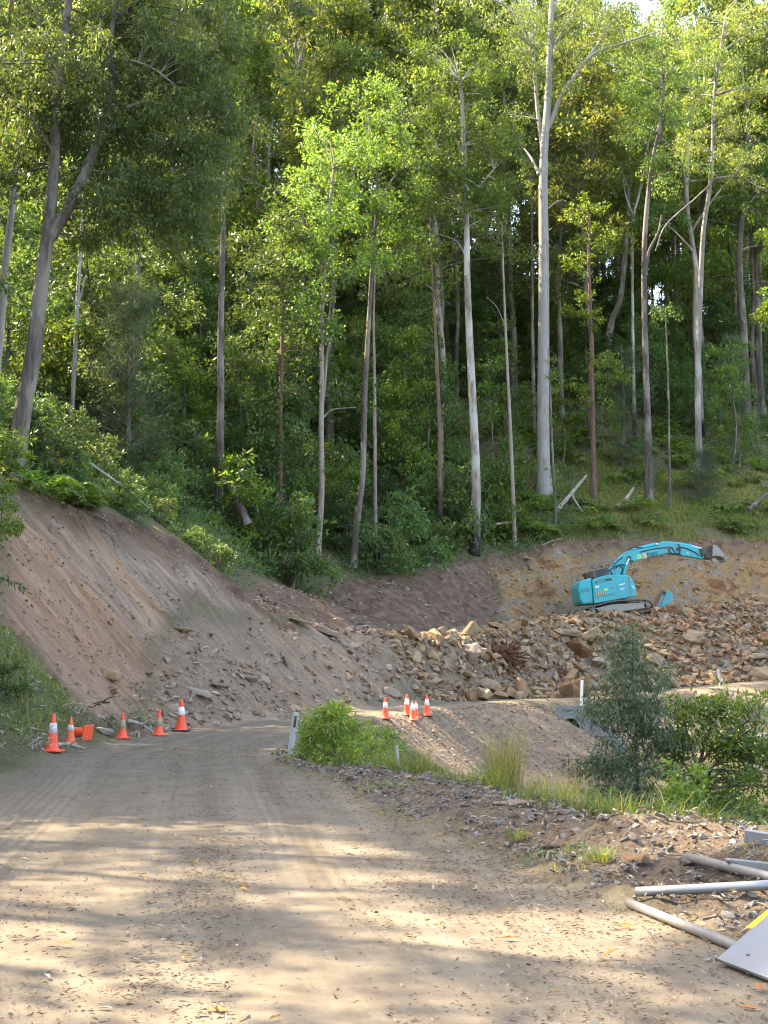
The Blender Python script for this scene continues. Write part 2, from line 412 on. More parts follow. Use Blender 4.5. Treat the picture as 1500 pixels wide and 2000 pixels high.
    face = ramp(t, seam, [(0.3, (0.105, 0.050, 0.030)), (0.41, (0.230, 0.115, 0.060)), (0.48, (0.36, 0.225, 0.085)), (0.53, (0.27, 0.175, 0.105)), (0.59, (0.250, 0.205, 0.150)), (0.7, (0.40, 0.335, 0.24))])
    face = mix(t, ramp(t, fine, [(0.38, (0.8, 0.8, 0.8)), (0.5, (0, 0, 0))]), face, (0.085, 0.05, 0.035))
    # dark soil
    soil = ramp(t, mid, [(0.3, (0.082, 0.047, 0.030)), (0.5, (0.150, 0.094, 0.062)), (0.7, (0.230, 0.152, 0.103))])
    soil = mix(t, ramp(t, grit, [(0.58, (0, 0, 0)), (0.7, (0.6, 0.6, 0.6))]), soil, (0.28, 0.22, 0.17))
    # forest floor
    flo = ramp(t, fine, [(0.3, (0.040, 0.036, 0.018)), (0.5, (0.120, 0.105, 0.052)), (0.68, (0.250, 0.205, 0.115))])
    flo = mix(t, ramp(t, big, [(0.45, (0, 0, 0)), (0.6, (0.7, 0.7, 0.7))]), flo, (0.075, 0.095, 0.030))
    # grassy ground
    gra = ramp(t, fine, [(0.3, (0.060, 0.072, 0.022)), (0.55, (0.150, 0.165, 0.050)), (0.75, (0.270, 0.250, 0.105))])
    c = road; tot = sa.outputs[0]
    for wgt, col in ((sa.outputs[1], cut), (sa.outputs[2], spoil), (sb.outputs[0], face), (sb.outputs[1], soil), (sb.outputs[2], flo)):
        pert = math_n(t, 'MULTIPLY', math_n(t, 'SUBTRACT', math_n(t, 'ADD', mid, math_n(t, 'MULTIPLY', fine, 0.6)), 0.8), 1.3)
        f = math_n(t, 'ADD', wgt, math_n(t, 'MULTIPLY', pert, math_n(t, 'MULTIPLY', math_n(t, 'MULTIPLY', wgt, math_n(t, 'SUBTRACT', 1.0, wgt)), 3.0)), None, True)
        c = mix(t, f, c, col)
    c = mix(t, math_n(t, 'MULTIPLY', wb.outputs["Alpha"], 1.0, None, True), c, gra)
    t.links.new(c, b.inputs["Base Color"]); b.inputs["Roughness"].default_value = 0.95
    b.inputs["Specular IOR Level"].default_value = 0.12
    rough_h = math_n(t, 'ADD', math_n(t, 'MULTIPLY', mid, 0.8), math_n(t, 'ADD', math_n(t, 'MULTIPLY', fine, 0.35), math_n(t, 'MULTIPLY', grit, 0.12)))
    rough_h = math_n(t, 'ADD', rough_h, math_n(t, 'MULTIPLY', math_n(t, 'MULTIPLY', math_n(t, 'ADD', thin, math_n(t, 'MULTIPLY', flake, 0.5)), sa.outputs[1]), 1.0))
    calm = math_n(t, 'SUBTRACT', 1.0, math_n(t, 'MULTIPLY', sa.outputs[0], 0.86))
    bn = N(t, "ShaderNodeBump"); bn.inputs["Distance"].default_value = 0.16
    t.links.new(math_n(t, 'MULTIPLY', calm, 0.9), bn.inputs["Strength"]); t.links.new(rough_h, bn.inputs["Height"])
    bn2 = N(t, "ShaderNodeBump"); bn2.inputs["Distance"].default_value = 0.02; bn2.inputs["Strength"].default_value = 0.5
    t.links.new(math_n(t, 'ADD', fine, math_n(t, 'MULTIPLY', trk, -1.2)), bn2.inputs["Height"]); t.links.new(bn.outputs[0], bn2.inputs["Normal"])
    t.links.new(bn2.outputs[0], b.inputs["Normal"])
    return m
M['earth'] = earth_material()

# ------------------------------------------------------------------ the lie of the land
ROAD_R = [(4.6, -12, 0), (4.5, 0, 0), (3.5, 5, 0), (2.3, 7.5, 0), (1.67, 8.7, 0), (1.08, 10.4, 0), (.27, 13, 0), (-.7, 16.7, 0), (-1.9, 21, 0), (-1.9, 25, 0), (-1.3, 30, 0), (-.45, 36.3, 0), (1.0, 40.5, 0), (2.4, 44.5, 0), (5.2, 49.3, 0), (8.3, 52, 0), (13, 54.5, .3), (18, 56, .65), (26, 58, 1.0), (40, 60, 1.5), (60, 62, 2)]
ROAD_L = [(-5.5, -12, 0), (-5.5, 0, 0), (-5.5, 8, 0), (-5.3, 14, 0), (-5.5, 18, 0), (-5.8, 22, 0), (-5.4, 26, 0), (-4.9, 29, 0), (-3.9, 32.5, 0), (-2.5, 36.5, 0), (-1.0, 41, 0), (.8, 45, 0), (3.3, 50, 0), (6, 54, 0), (9, 57, 0), (13, 59, .3), (18, 60.5, .65), (26, 62.5, 1), (40, 64.5, 1.5), (60, 66.5, 2)]
LIP = [(-9.9, 33, 6.2), (-7.7, 37, 5.94), (-6.5, 39, 5.5), (-5.1, 41, 4.35), (-3.4, 43, 2.95), (-2, 45, 2.75), (0, 47.3, 2.5), (3.25, 52, 2.57), (6, 57.5, 3.2), (9.3, 62, 3.8), (13.9, 64, 4.1), (20, 66, 4.6), (30, 69, 5.2), (45, 72, 6)]
BENCH_B = [(-2.6, 48, 2.7), (1, 57, 2.7), (5, 62.5, 3), (9.5, 68.0, 3.8), (14, 70.3, 4.1), (20, 72, 4.6), (30, 74.5, 5.2)]
CUT_TOP = [(-3.6, 58, 4.6), (.78, 62, 5.7), (3.6, 66, 6.5), (7.3, 70, 7.5), (10.5, 71.6, 8.45), (13.5, 72.4, 8.7), (17.9, 73.6, 8.6), (23.4, 75, 8.7), (34, 78, 9.2)]
BERM = [(4.5, 7.6, .42), (3.1, 10, .32), (2.15, 10.9, .34), (1.25, 12.4, .38), (.53, 16, .18), (-1.0, 19.8, .03)]
BERM_B = [(6, 9.0, .1), (4.5, 11.2, .05), (3.2, 12.6, -.1), (2.2, 14.2, -.1), (1.4, 17.5, -.2), (-.2, 21, -.1), (-.6, 25, -.1), (0, 30, -.15)]
FILL_TOE = [(1.8, 30.5, -1.3), (2.8, 34, -2.4), (5.2, 39.5, -3.2), (7.9, 43.2, -3.1)]
FILL_NOSE = [(5.2, 49.3, 0), (6.7, 47.7, -.40), (7.9, 46.9, -1.15), (9.3, 46.2, -2.1)]
PIT = [(7.2, 49.4, -1.6), (8.4, 49.0, -2.2)]
GULLY = [(14, 8, -2.2), (9, 14, -2.0), (6.4, 20, -2.4), (5.6, 26, -2.8), (6.0, 32, -3.2), (7.5, 38, -3.4), (9.3, 44, -3.1), (9.3, 49.2, -2.5)]
FILL2_TOE = [(11.5, 48.2, -2.4), (18, 50, -1.7), (26, 51, -1.2), (40, 53, 0)]
BANK_TOE = [(-6.1, -12, .05), (-6.1, 0, .05), (-6, 8, .05), (-6.0, 14, .1), (-6.25, 19, .12), (-6.35, 22.5, .12), (-5.95, 26.3, .1), (-5.35, 29.5, .05)]
CUT_EDGE = [(-5.95, 26.3, .1), (-7.0, 26.2, 1.15), (-8.1, 25.8, 2.6), (-9.6, 29.5, 4.9), (-9.9, 33, 6.2)]
FREE = [(-6.3, 36, 2.75), (-6.6, 31.5, 1.15), (-4.4, 39, 2.3), (-3.75, 36, .95), (-2.2, 41, 1.1), (-.9, 44, 1.45), (-7.6, 32, 2.9), (-5.2, 36.5, 2.0),
        (-9.6, 20, 2.9), (-9.8, 14, 2.3), (-10.5, 8, 2.2), (-11, 0, 2), (-11, -12, 2), (-11, 26, 4.6),
        (-5.6, 46, 4.2), (-6.2, 50, 5.5), (-10.5, 36.5, 7.0), (-9, 43, 7.2), (-12.7, 50, 10.7), (-11, 56, 10.5), (-7.5, 56, 7.9), (-3.1, 60.5, 6.4), (-2.5, 65, 8), (1.5, 69, 8.0), (4.96, 69.5, 8.2), (3.1, 72, 9.4),
        (7.6, 73.5, 9.2), (10.3, 80, 12.7), (17.2, 80, 12.3), (21.5, 84, 14.6), (23.3, 80, 12.5), (34, 86, 13), (-8, 66, 12), (-14, 66, 16),
        (-60, 100, 50), (-40, 100, 37), (-20, 100, 31), (0, 100, 25), (20, 100, 22.5), (45, 100, 20), (70, 100, 18),
        (-90, 130, 72), (-50, 130, 58), (-20, 130, 48), (0, 130, 42), (20, 130, 37), (50, 130, 33), (90, 130, 30),
        (-60, 160, 75), (-20, 160, 68), (0, 160, 62), (25, 160, 50), (60, 160, 43), (-60, 185, 82), (-20, 185, 76), (0, 185, 66), (25, 185, 50), (60, 185, 42),
        (-80, 240, 70), (0, 240, 55), (90, 240, 38), (-90, 190, 80), (90, 190, 38), (-140, 240, 60), (140, 240, 30), (-140, 100, 70), (140, 100, 20), (-140, 0, 40), (140, 0, 8), (-140, -12, 38), (140, -12, 8),
        (-20, -12, 4), (-20, 0, 4), (-20, 20, 8), (-18, 35, 12.5), (-20, 50, 16), (-40, 0, 11), (-40, 20, 19), (-40, 40, 27), (-40, 60, 33), (-25, 70, 24), (-70, 40, 45),
        (9, -12, .2), (9, 0, .2), (12, 4, -.6), (22, 10, 0), (20, 20, -.6), (17, 30, -1.4), (11, 35, -.9), (12.5, 40, -1.2), (20, 40, -1.2), (30, -12, 1), (30, 25, 0), (40, 45, 2), (60, 30, 5), (48, 74, 9), (60, 90, 17), (7.2, 9.6, -.4)]
cv, ce = [], []
_seen = {}
def _pt(p):
    k = (round(p[0], 2), round(p[1], 2))
    if k not in _seen:
        _seen[k] = len(cv); cv.append(p)
    return _seen[k]
for line in (ROAD_R, ROAD_L, LIP, BENCH_B, CUT_TOP, BERM, BERM_B, FILL_TOE, FILL_NOSE, PIT, GULLY, FILL2_TOE, BANK_TOE, CUT_EDGE):
    ids = [_pt(p) for p in line]
    ce += list(zip(ids[:-1], ids[1:]))
for p in FREE: _pt(p)
r = delaunay_2d_cdt([Vector(p[:2]) for p in cv], ce, [], 0, 1e-4)
ov, ofc, origin = r[0], r[2], r[3]
oz = []
for i, src in enumerate(origin):
    if src: oz.append(cv[src[0]][2])
    else:
        d2 = sorted(((p[0] - ov[i].x) ** 2 + (p[1] - ov[i].y) ** 2, p[2]) for p in cv)[:3]
        oz.append(sum(z / (d + .1) for d, z in d2) / sum(1 / (d + .1) for d, z in d2))
RX0, RX1, RY0, RY1, RS = -140.0, 140.0, -12.0, 240.0, 0.25
gx = np.arange(RX0, RX1 + RS / 2, RS); gy = np.arange(RY0, RY1 + RS / 2, RS)
HM = np.zeros((len(gy), len(gx)))
for f in ofc:
    a, b, c = [(ov[i].x, ov[i].y, oz[i]) for i in f[:3]]
    i0 = max(0, int((min(a[0], b[0], c[0]) - RX0) / RS) - 1); i1 = min(len(gx), int((max(a[0], b[0], c[0]) - RX0) / RS) + 3)
    j0 = max(0, int((min(a[1], b[1], c[1]) - RY0) / RS) - 1); j1 = min(len(gy), int((max(a[1], b[1], c[1]) - RY0) / RS) + 3)
    if i1 <= i0 or j1 <= j0: continue
    X, Y = np.meshgrid(gx[i0:i1], gy[j0:j1])
    det = (b[1] - c[1]) * (a[0] - c[0]) + (c[0] - b[0]) * (a[1] - c[1])
    if abs(det) < 1e-9: continue
    l1 = ((b[1] - c[1]) * (X - c[0]) + (c[0] - b[0]) * (Y - c[1])) / det
    l2 = ((c[1] - a[1]) * (X - c[0]) + (a[0] - c[0]) * (Y - c[1])) / det
    l3 = 1 - l1 - l2
    ok = (l1 >= -1e-6) & (l2 >= -1e-6) & (l3 >= -1e-6)
    HM[j0:j1, i0:i1][ok] = (l1 * a[2] + l2 * b[2] + l3 * c[2])[ok]
def blur(A, s):
    k = np.exp(-0.5 * (np.arange(-int(3 * s), int(3 * s) + 1) / s) ** 2); k /= k.sum(); n = len(k) // 2
    B = np.pad(A, n, mode='edge')
    B = np.apply_along_axis(lambda v: np.convolve(v, k, 'valid'), 1, B)
    return np.apply_along_axis(lambda v: np.convolve(v, k, 'valid'), 0, B)
HS = blur(HM, 1.3); HB = blur(HM, 8.0)
_far = np.clip((gy - 74) / 12, 0, 1)[:, None]
HM = HS * (1 - _far) + HB * _far

# which earth lies where
ROADP = ROAD_R + ROAD_L[::-1]
CUTP = [(-5.5, 28.3), (-5.95, 26.3), (-7.0, 26.2), (-8.1, 25.8), (-9.6, 29.5), (-9.9, 33.2), (-7.7, 37.3), (-6.5, 39.3), (-5.1, 41.3), (-3.2, 43.4), (-4.6, 39.5), (-5.9, 36.5), (-6.2, 33)]
SPOILP = ROAD_L[6:] + [(45, 72), (30, 69.3), (20, 72)] + BENCH_B[3::-1] + [(-3.4, 43.2), (-4.6, 39.5), (-5.9, 36.5), (-6.2, 33)]
FACEP = [(6, 64.0)] + BENCH_B[3:] + CUT_TOP[:3:-1] + [(6.0, 68.6)]
SOILP = [(-4.5, 41.5), (-2.6, 48)] + BENCH_B[1:3] + [(6, 64.0), (6.0, 68.6)] + CUT_TOP[3::-1] + [(-5.2, 47)]
FILLP = ROAD_R[10:16] + [(9.3, 50.3), (9.6, 46.2), (7.9, 43.2), (5.2, 39.5), (2.8, 34), (1.8, 30.5), (-.5, 30)]
FILL2P = ROAD_R[15:20] + FILL2_TOE[::-1]
BERMP = ROAD_R[1:11] + [(1.2, 31)] + BERM_B[::-1] + [(9, 5), (9, 0)]
BANKP = BANK_TOE[0:7] + [(-7.0, 26.2), (-8.1, 25.8), (-9.6, 29.5), (-14, 29), (-14, -12)]
def region_masks(x, y):
    q = x + fbm(x * .5, y * .5, 3, 3) * 1.6; s = y + fbm(x * .5 + 40, y * .5, 9, 3) * 1.6
    near = np.clip((y - 20) / 25, 0.25, 1)
    q = x + (q - x) * near; s = y + (s - y) * near
    R = {}
    R['cut'] = inpoly(q, s, CUTP); R['spoil'] = inpoly(q, s, SPOILP); R['face'] = inpoly(q, s, FACEP); R['soil'] = inpoly(q, s, SOILP)
    R['fill'] = inpoly(q, s, FILLP) | inpoly(q, s, FILL2P); R['berm'] = inpoly(q, s, BERMP); R['bank'] = inpoly(q, s, BANKP)
    R['road'] = inpoly(x, y, ROADP)
    return R

def H0(x, y):
    fx = np.clip((np.asarray(x, float) - RX0) / RS, 0, len(gx) - 1.001); fy = np.clip((np.asarray(y, float) - RY0) / RS, 0, len(gy) - 1.001)
    ix = fx.astype(int); iy = fy.astype(int); tx = fx - ix; ty = fy - iy
    return (HM[iy, ix] * (1 - tx) + HM[iy, ix + 1] * tx) * (1 - ty) + (HM[iy + 1, ix] * (1 - tx) + HM[iy + 1, ix + 1] * tx) * ty
# road coordinates: metres across and along
_rc = []
for s in np.linspace(0, 1, 400):
    def at(line):
        L = np.array(line)[:, :2]; d = np.r_[0, np.cumsum(np.hypot(*np.diff(L, axis=0).T))]
        k = s * d[-1]
        return np.array([np.interp(k, d, L[:, 0]), np.interp(k, d, L[:, 1])])
    _rc.append((at(ROAD_R) + at(ROAD_L)) / 2)
_rc = np.array(_rc); _rd = np.r_[0, np.cumsum(np.hypot(*np.diff(_rc, axis=0).T))]
_rt = np.gradient(_rc, axis=0); _rt /= np.linalg.norm(_rt, axis=1)[:, None]
def road_uv(x, y):
    d = (x[:, None] - _rc[None, :, 0]) ** 2 + (y[:, None] - _rc[None, :, 1]) ** 2
    k = d.argmin(1); dx = x - _rc[k, 0]; dy = y - _rc[k, 1]
    return dx * _rt[k, 1] - dy * _rt[k, 0], _rd[k] + dx * _rt[k, 0] + dy * _rt[k, 1]

def relief(x, y, R=None):
    """the unevenness of each kind of ground"""
    if R is None: R = region_masks(x, y)
    amp = np.full(np.shape(x), 0.35)
    amp = np.where(y > 80, 1.4, amp)
    for k, a in (('bank', .45), ('spoil', .55), ('soil', .45), ('face', .9), ('fill', .16), ('berm', .16), ('cut', .30), ('road', .05)):
        amp = np.where(R[k], a, amp)
    z = fbm(x * .45, y * .45, 21, 4) * amp + fbm(x * 2.1, y * 2.1, 33, 3) * amp * .38
    # rills and ledges of the beds down the cut
    qq = (x * 2.2 - y * 2.4) / 3.26 + (fbm(x * .5, y * .5, 71, 2)) * .5
    z = z + np.where(R['cut'], (vnoise(qq * 2.3, qq * 0, 5) - .5) * .42 + (vnoise(qq * 7, qq * 0, 6) - .5) * .20 + np.abs(fbm(x * 1.6, y * 1.6, 63, 4)) * .55, 0)
    z = z + np.where(R['face'], np.abs(fbm(x * 1.3, y * 1.3, 55, 4)) * 1.5, 0)
    z = z + np.where(R['berm'], np.abs(fbm(x * 3.6, y * 3.6, 81, 4)) * .40 - .04, 0)
    return z
def H(x, y):
    x = np.asarray(x, float); y = np.asarray(y, float)
    return H0(x, y) + relief(x, y)
def h1(x, y): return float(H(np.array([x]), np.array([y]))[0])
def ground(u, v, y0=8.0, y1=180.0):
    """where the ray through a photo point meets the ground"""
    Y = np.linspace(y0, y1, 2500)
    p = np.array([P(u, v, t) for t in Y]); g = H0(p[:, 0], p[:, 1])
    k = np.argmax(p[:, 2] <= g + .02)
    return p[k]

def axis(parts):
    out = []
    for a, b, st in parts:
        n = max(1, int(round((b - a) / st))); out += list(np.linspace(a, b, n, endpoint=False))
    return np.array(out + [parts[-1][1]])
ax = axis([(-140, -60, 8), (-60, -30, 2.5), (-30, -14, .8), (-14, -6.5, .22), (-6.5, 10, .17), (10, 26, .24), (26, 46, .8), (46, 140, 5)])
ay = axis([(-12, 3, .8), (3, 14, .15), (14, 46, .2), (46, 78, .24), (78, 110, .8), (110, 200, 2.2), (200, 240, 6)])
TX, TY = np.meshgrid(ax, ay); tx, ty = TX.ravel(), TY.ravel()
RM = region_masks(tx, ty)
tz = H0(tx, ty) + relief(tx, ty, RM)
uvx, uvy = road_uv(tx, ty) if len(tx) < 30000 else tuple(np.concatenate(z) for z in zip(*[road_uv(tx[i:i + 20000], ty[i:i + 20000]) for i in range(0, len(tx), 20000)]))
nx, ny = len(ax), len(ay)
def soft(k, it=2):
    A = RM[k].astype(float).reshape(ny, nx)
    for _ in range(it):
        B = np.pad(A, 1, mode='edge'); A = (B[:-2, 1:-1] + B[2:, 1:-1] + B[1:-1, :-2] + B[1:-1, 2:] + 2 * A) / 6
    return A.ravel()
W = {k: soft(k, 3) for k in RM}
def near_line(line, r):
    d = np.full(len(tx), 1e9)
    for (a, b) in zip(line[:-1], line[1:]):
        a, b = np.array(a[:2]), np.array(b[:2]); t = np.clip(((tx - a[0]) * (b - a)[0] + (ty - a[1]) * (b - a)[1]) / ((b - a) @ (b - a)), 0, 1)
        d = np.minimum(d, np.hypot(tx - a[0] - t * (b - a)[0], ty - a[1] - t * (b - a)[1]))
    return np.clip(1.25 - d / (r * (1 + 1.6 * fbm(tx * .9, ty * .9, 77, 3))), 0, 1)
W['soil'] = np.clip(np.maximum(W['soil'], np.maximum(near_line(LIP[:5], .75) * (W['cut'] > .1), near_line(CUT_TOP, .55))), 0, 1)
floor_w = np.clip(1 - np.maximum.reduce([W[k] for k in ('cut', 'spoil', 'face', 'soil', 'fill', 'berm', 'road')]), 0, 1)
grass_w = np.clip(W['bank'] * .8 + floor_w * np.clip((tx - 10) / 8, 0, 1) * np.clip((86 - ty) / 6, 0, 1) * np.clip((ty - 70) / 2, 0, 1) * 1.0, 0, 1)
grass_w *= np.clip(.55 + fbm(tx * .4, ty * .4, 91, 3) * 2.2, 0, 1)
_ml = W['spoil'] * np.clip((2.2 - tx) / 3, 0, 1); W['cut'] = np.maximum(W['cut'], _ml); W['spoil'] = W['spoil'] - .5 * _ml
wa = np.stack([W['road'], W['cut'], np.clip(W['spoil'] + W['fill'] + W['berm'] * .9, 0, 1), np.ones_like(tx)], 1)
wb = np.stack([W['face'], np.clip(W['soil'] + .12 * W['fill'] + .08 * W['berm'], 0, 1), floor_w, grass_w], 1)
qi = (np.arange(ny - 1)[:, None] * nx + np.arange(nx - 1)[None, :]).ravel()
quads = np.stack([qi, qi + 1, qi + nx + 1, qi + nx], 1)
fcx = (tx[quads].mean(1)); fcy = ty[quads].mean(1)
FM = region_masks(fcx, fcy)
cls = np.full(len(quads), 0)
gul = inpoly(fcx, fcy, BERM_B + [(1.8, 30.5), (2.8, 34), (5.2, 39.5), (7.9, 43.2), (9.6, 46.2)] + [(12, 49), (11, 42), (14, 32), (19, 20), (24, 6), (9, 6)])
names = ['hillside', 'gully', 'road', 'cut_bank', 'spoil_slope', 'cut_face', 'soil_slope', 'road_embankment', 'roadside_berm', 'grass_bank']
cls[gul] = 1
for i, k in ((9, 'bank'), (8, 'berm'), (7, 'fill'), (6, 'soil'), (5, 'face'), (4, 'spoil'), (3, 'cut'), (2, 'road')): cls[FM[k]] = i
V = np.stack([tx, ty, tz], 1)
for i, nm in enumerate(names):
    fq = quads[cls == i]
    if not len(fq): continue
    used, inv = np.unique(fq, return_inverse=True)
    mb = MB(); mb.add(V[used], inv.reshape(-1, 4))
    o = mb.build(nm, M['earth'], smooth=True); o["kind"] = "structure"
    me = o.data
    for an, arr in (("wa", wa), ("wb", wb)):
        at_ = me.color_attributes.new(an, 'FLOAT_COLOR', 'POINT'); at_.data.foreach_set("color", arr[used].astype(np.float32).ravel())
    ul = me.uv_layers.new(name="along"); li = np.zeros(len(me.loops), np.int32); me.loops.foreach_get("vertex_index", li)
    ul.data.foreach_set("uv", np.stack([uvx[used][li], uvy[used][li]], 1).astype(np.float32).ravel())
SHADE_TREES = [(-19, 23, 1, .8), (-24, 26, 0, .85), (-18, 29, 4, .8), (-26, 38, 2, .9), (-21, 45, 0, .9), (-29, 31, 3, 1.0), (-33, 48, 2, .9), (-25, 56, 0, .9), (-32, 66, 2, .9), (-36, 40, 1, 1.0), (-22, 33, 1, .9), (-17.5, 8.4, 3, .8), (-22, 11.2, 1, .85), (-30, 28.5, 0, .9), (-12.6, 8.0, 3, .78),
               (-13, 12.9, 5, 1.0), (-15.5, 15.7, 5, 1.1), (-12.4, 15.7, 5, .9), (-18, 15.4, 5, 1.2), (-20.5, 18.9, 5, 1.25)]
SHADE_LOW = [(-12.5, 19.3, 1, 1.0), (-13.5, 25, 0, 1.2), (-14, 30, 1, 1.1), (-15, 36, 0, 1.2), (-17.5, 41, 1, 1.2), (-16.5, 24, 1, 1.3), (-18, 35, 0, 1.4), (-16, 30, 2, 1.5), (-11, 5.6, 1, .95), (-11.2, 8.2, 2, 1.0), (-11, 18.6, 0, 1.1), (-14.5, 21.2, 1, 1.15), (-15.5, 10.0, 2, 1.0)]

# ------------------------------------------------------------------ plants: builders
def rdir(n, rg):
    d = rg.normal(size=(n, 3)); return d / np.linalg.norm(d, axis=1)[:, None]

def clump(mb, c, R, n, L, Wd, rg, style='gum', flat=0.7):
    """leaves spread through a loose cluster; style sets how they hang"""
    # ragged outline: the cluster is a few leafy puffs with gaps between, not one ball
    d = rdir(n, rg); k = rg.integers(3, 6); lob = rdir(k, rg) * (R * (.35 + .45 * rg.random(k)))[:, None]; pick = rg.integers(0, k, n)
    lr = R * (.30 + .22 * rg.random(k))
    p = np.asarray(c) + lob[pick] * np.array((1, 1, flat)) + d * (lr[pick] * (.5 + .5 * rg.random(n) ** .5))[:, None] * np.array((1, 1, .8))
    if style == 'gum':
        ld = d * .55 + rg.normal(size=(n, 3)) * .5 + np.array((0, 0, -.75)); nr = rg.normal(size=(n, 3))
    elif style == 'up':
        ld = d * .9 + rg.normal(size=(n, 3)) * .6 + np.array((0, 0, .15)); nr = rg.normal(size=(n, 3)) * .55 + np.array((0, 0, 1.0))
    else:
        ld = d * .8 + rg.normal(size=(n, 3)) * .6 + np.array((0, 0, -.25)); nr = rg.normal(size=(n, 3)) * .7 + np.array((0, 0, .8))
    s = .7 + .6 * rg.random(n)
    leaves(mb, p, ld, nr, L * s, Wd * s)

def bough(mb, a, b, r0, r1, rg, up=.2, sides=5, n=6):
    a = np.asarray(a, float); b = np.asarray(b, float); L = np.linalg.norm(b - a)
    m = (a + b) / 2 + np.array((0, 0, up * L)) + rg.normal(size=3) * L * .07
    p = bez(a, m, b, n); tube(mb, p, np.linspace(r0, r1, n), sides, cap=False); return p

def gum_template(seed, Ht, r0, start, spread, nprim, leafn, L, Wd, style='gum', clumpR=1.1, lean=.03, droop=.1, twig=True):
    """a tall forest tree: (trunk and limbs, crown)"""
    rg = np.random.default_rng(seed); tm, cm = MB(), MB()
    pts = [np.array((0, 0, -.6))]
    for i in range(1, 9):
        f = i / 8; pts.append(np.array((rg.normal() * lean * Ht * f * .5, rg.normal() * lean * Ht * f * .5, Ht * f)))
    path = spline(pts, 22); rad = r0 * (1 - .82 * np.linspace(0, 1, 22) ** .9); rad[0] *= 1.5; rad[1] *= 1.12
    tube(tm, path, rad, 9)
    az = rg.random() * 6.28
    for i in range(nprim):
        f = start + (.985 - start) * (i + rg.random() * .7) / nprim
        k = f * 21; j = int(min(20, k)); base = path[j] + (path[j + 1] - path[j]) * (k - j)
        az += 2.4 + rg.normal() * .3; g = (f - start) / (1 - start)
        ln = spread * (1.0 - .55 * g ** 1.5) * (.6 + .55 * rg.random()); el = math.radians(18 + 45 * g + rg.normal() * 10)
        tip = base + ln * np.array((math.cos(az) * math.cos(el), math.sin(az) * math.cos(el), math.sin(el)))
        rb = np.interp(f, np.linspace(0, 1, 22), rad) * .5
        p = bough(tm, base, tip, rb, .03, rg, droop)
        ns = 3 + int(rg.random() * 3)
        for s in range(ns):
            q = p[2 + int(rg.random() * 3.99)]
            d = rdir(1, rg)[0] * np.array((1, 1, .55)) + np.array((0, 0, .15)); t2 = q + d * ln * (.28 + .25 * rg.random())
            if twig: bough(tm, q, t2, rb * .38, .015, rg, .1, 4, 4)
            clump(cm, t2, clumpR * (.65 + .6 * rg.random()), int(leafn * (.6 + .7 * rg.random())), L, Wd, rg, style)
        clump(cm, tip, clumpR * (.8 + .5 * rg.random()), int(leafn * (.8 + .5 * rg.random())), L, Wd, rg, style)
    clump(cm, path[-1], clumpR, leafn, L, Wd, rg, style)
    return tm.mesh("trunk", True), cm.mesh("crown")

def bushy_template(seed, Ht, spread, r0, nst, ncl, leafn, L, Wd, style='broad', low=.1, clumpR=.6):
    """a small tree or shrub leafy from near the ground"""
    rg = np.random.default_rng(seed); tm, cm = MB(), MB()
    stems = []
    for i in range(nst):
        a = rg.random() * 6.28; sp = spread * .35 * rg.random()
        top = np.array((math.cos(a) * sp, math.sin(a) * sp, Ht * (.75 + .25 * rg.random())))
        p = spline([(0.06 * math.cos(a) * (nst > 1), .06 * math.sin(a) * (nst > 1), -.3), top * np.array((.4, .4, .4)) + rg.normal(size=3) * .06 * Ht * np.array((1, 1, 0)), top], 10)
        tube(tm, p, r0 * (1 - .85 * np.linspace(0, 1, 10)), 6, cap=False); stems.append(p)
    for i in range(ncl):
        st = stems[i % nst]; f = low + (1 - low) * rg.random(); k = min(9, int(f * 9)); b = st[k]
        a = rg.random() * 6.28; ln = spread * (1.0 - .75 * f ** 1.6) * (.35 + .65 * rg.random())
        t = b + np.array((math.cos(a) * ln, math.sin(a) * ln, (.15 + .35 * rg.random()) * ln))
        bough(tm, b, t, r0 * .35 * (1 - .6 * f), .008, rg, .1, 4, 5)
        clump(cm, t, clumpR * (.6 + .7 * rg.random()), int(leafn * (.6 + .8 * rg.random())), L, Wd, rg, style)
    return tm.mesh("trunk", True), cm.mesh("crown")

def needle_template(seed, Ht, spread, r0, nbr, nn, L, Wd):
    """a she-oak: soft drooping grey-green needles"""
    rg = np.random.default_rng(seed); tm, cm = MB(), MB()
    p = spline([(0, 0, -.3), (.1 * Ht * rg.normal() * .4, .03 * Ht, Ht * .5), (.06 * Ht * rg.normal(), 0, Ht)], 12)
    tube(tm, p, r0 * (1 - .9 * np.linspace(0, 1, 12)), 7, cap=False)
    for i in range(nbr):
        f = .12 + .88 * (i + rg.random()) / nbr; k = min(10, int(f * 11)); b = p[k]; a = rg.random() * 6.28
        ln = spread * (1.05 - .75 * f) * (.6 + .5 * rg.random())
        t = b + np.array((math.cos(a) * ln, math.sin(a) * ln, ln * .45))
        q = bough(tm, b, t, r0 * .3 * (1 - .7 * f), .008, rg, .05, 4, 6)
        n = nn; kk = q[1 + rg.integers(0, 5, n)] + rg.normal(size=(n, 3)) * np.array((.22, .22, .18)) * (ln / spread + .5)
        d = rg.normal(size=(n, 3)) * .55 + np.array((math.cos(a) * .5, math.sin(a) * .5, -.25))
        leaves(cm, kk, d, rg.normal(size=(n, 3)), L * (.6 + .8 * rg.random(n)), Wd)
    return tm.mesh("trunk", True), cm.mesh("crown")

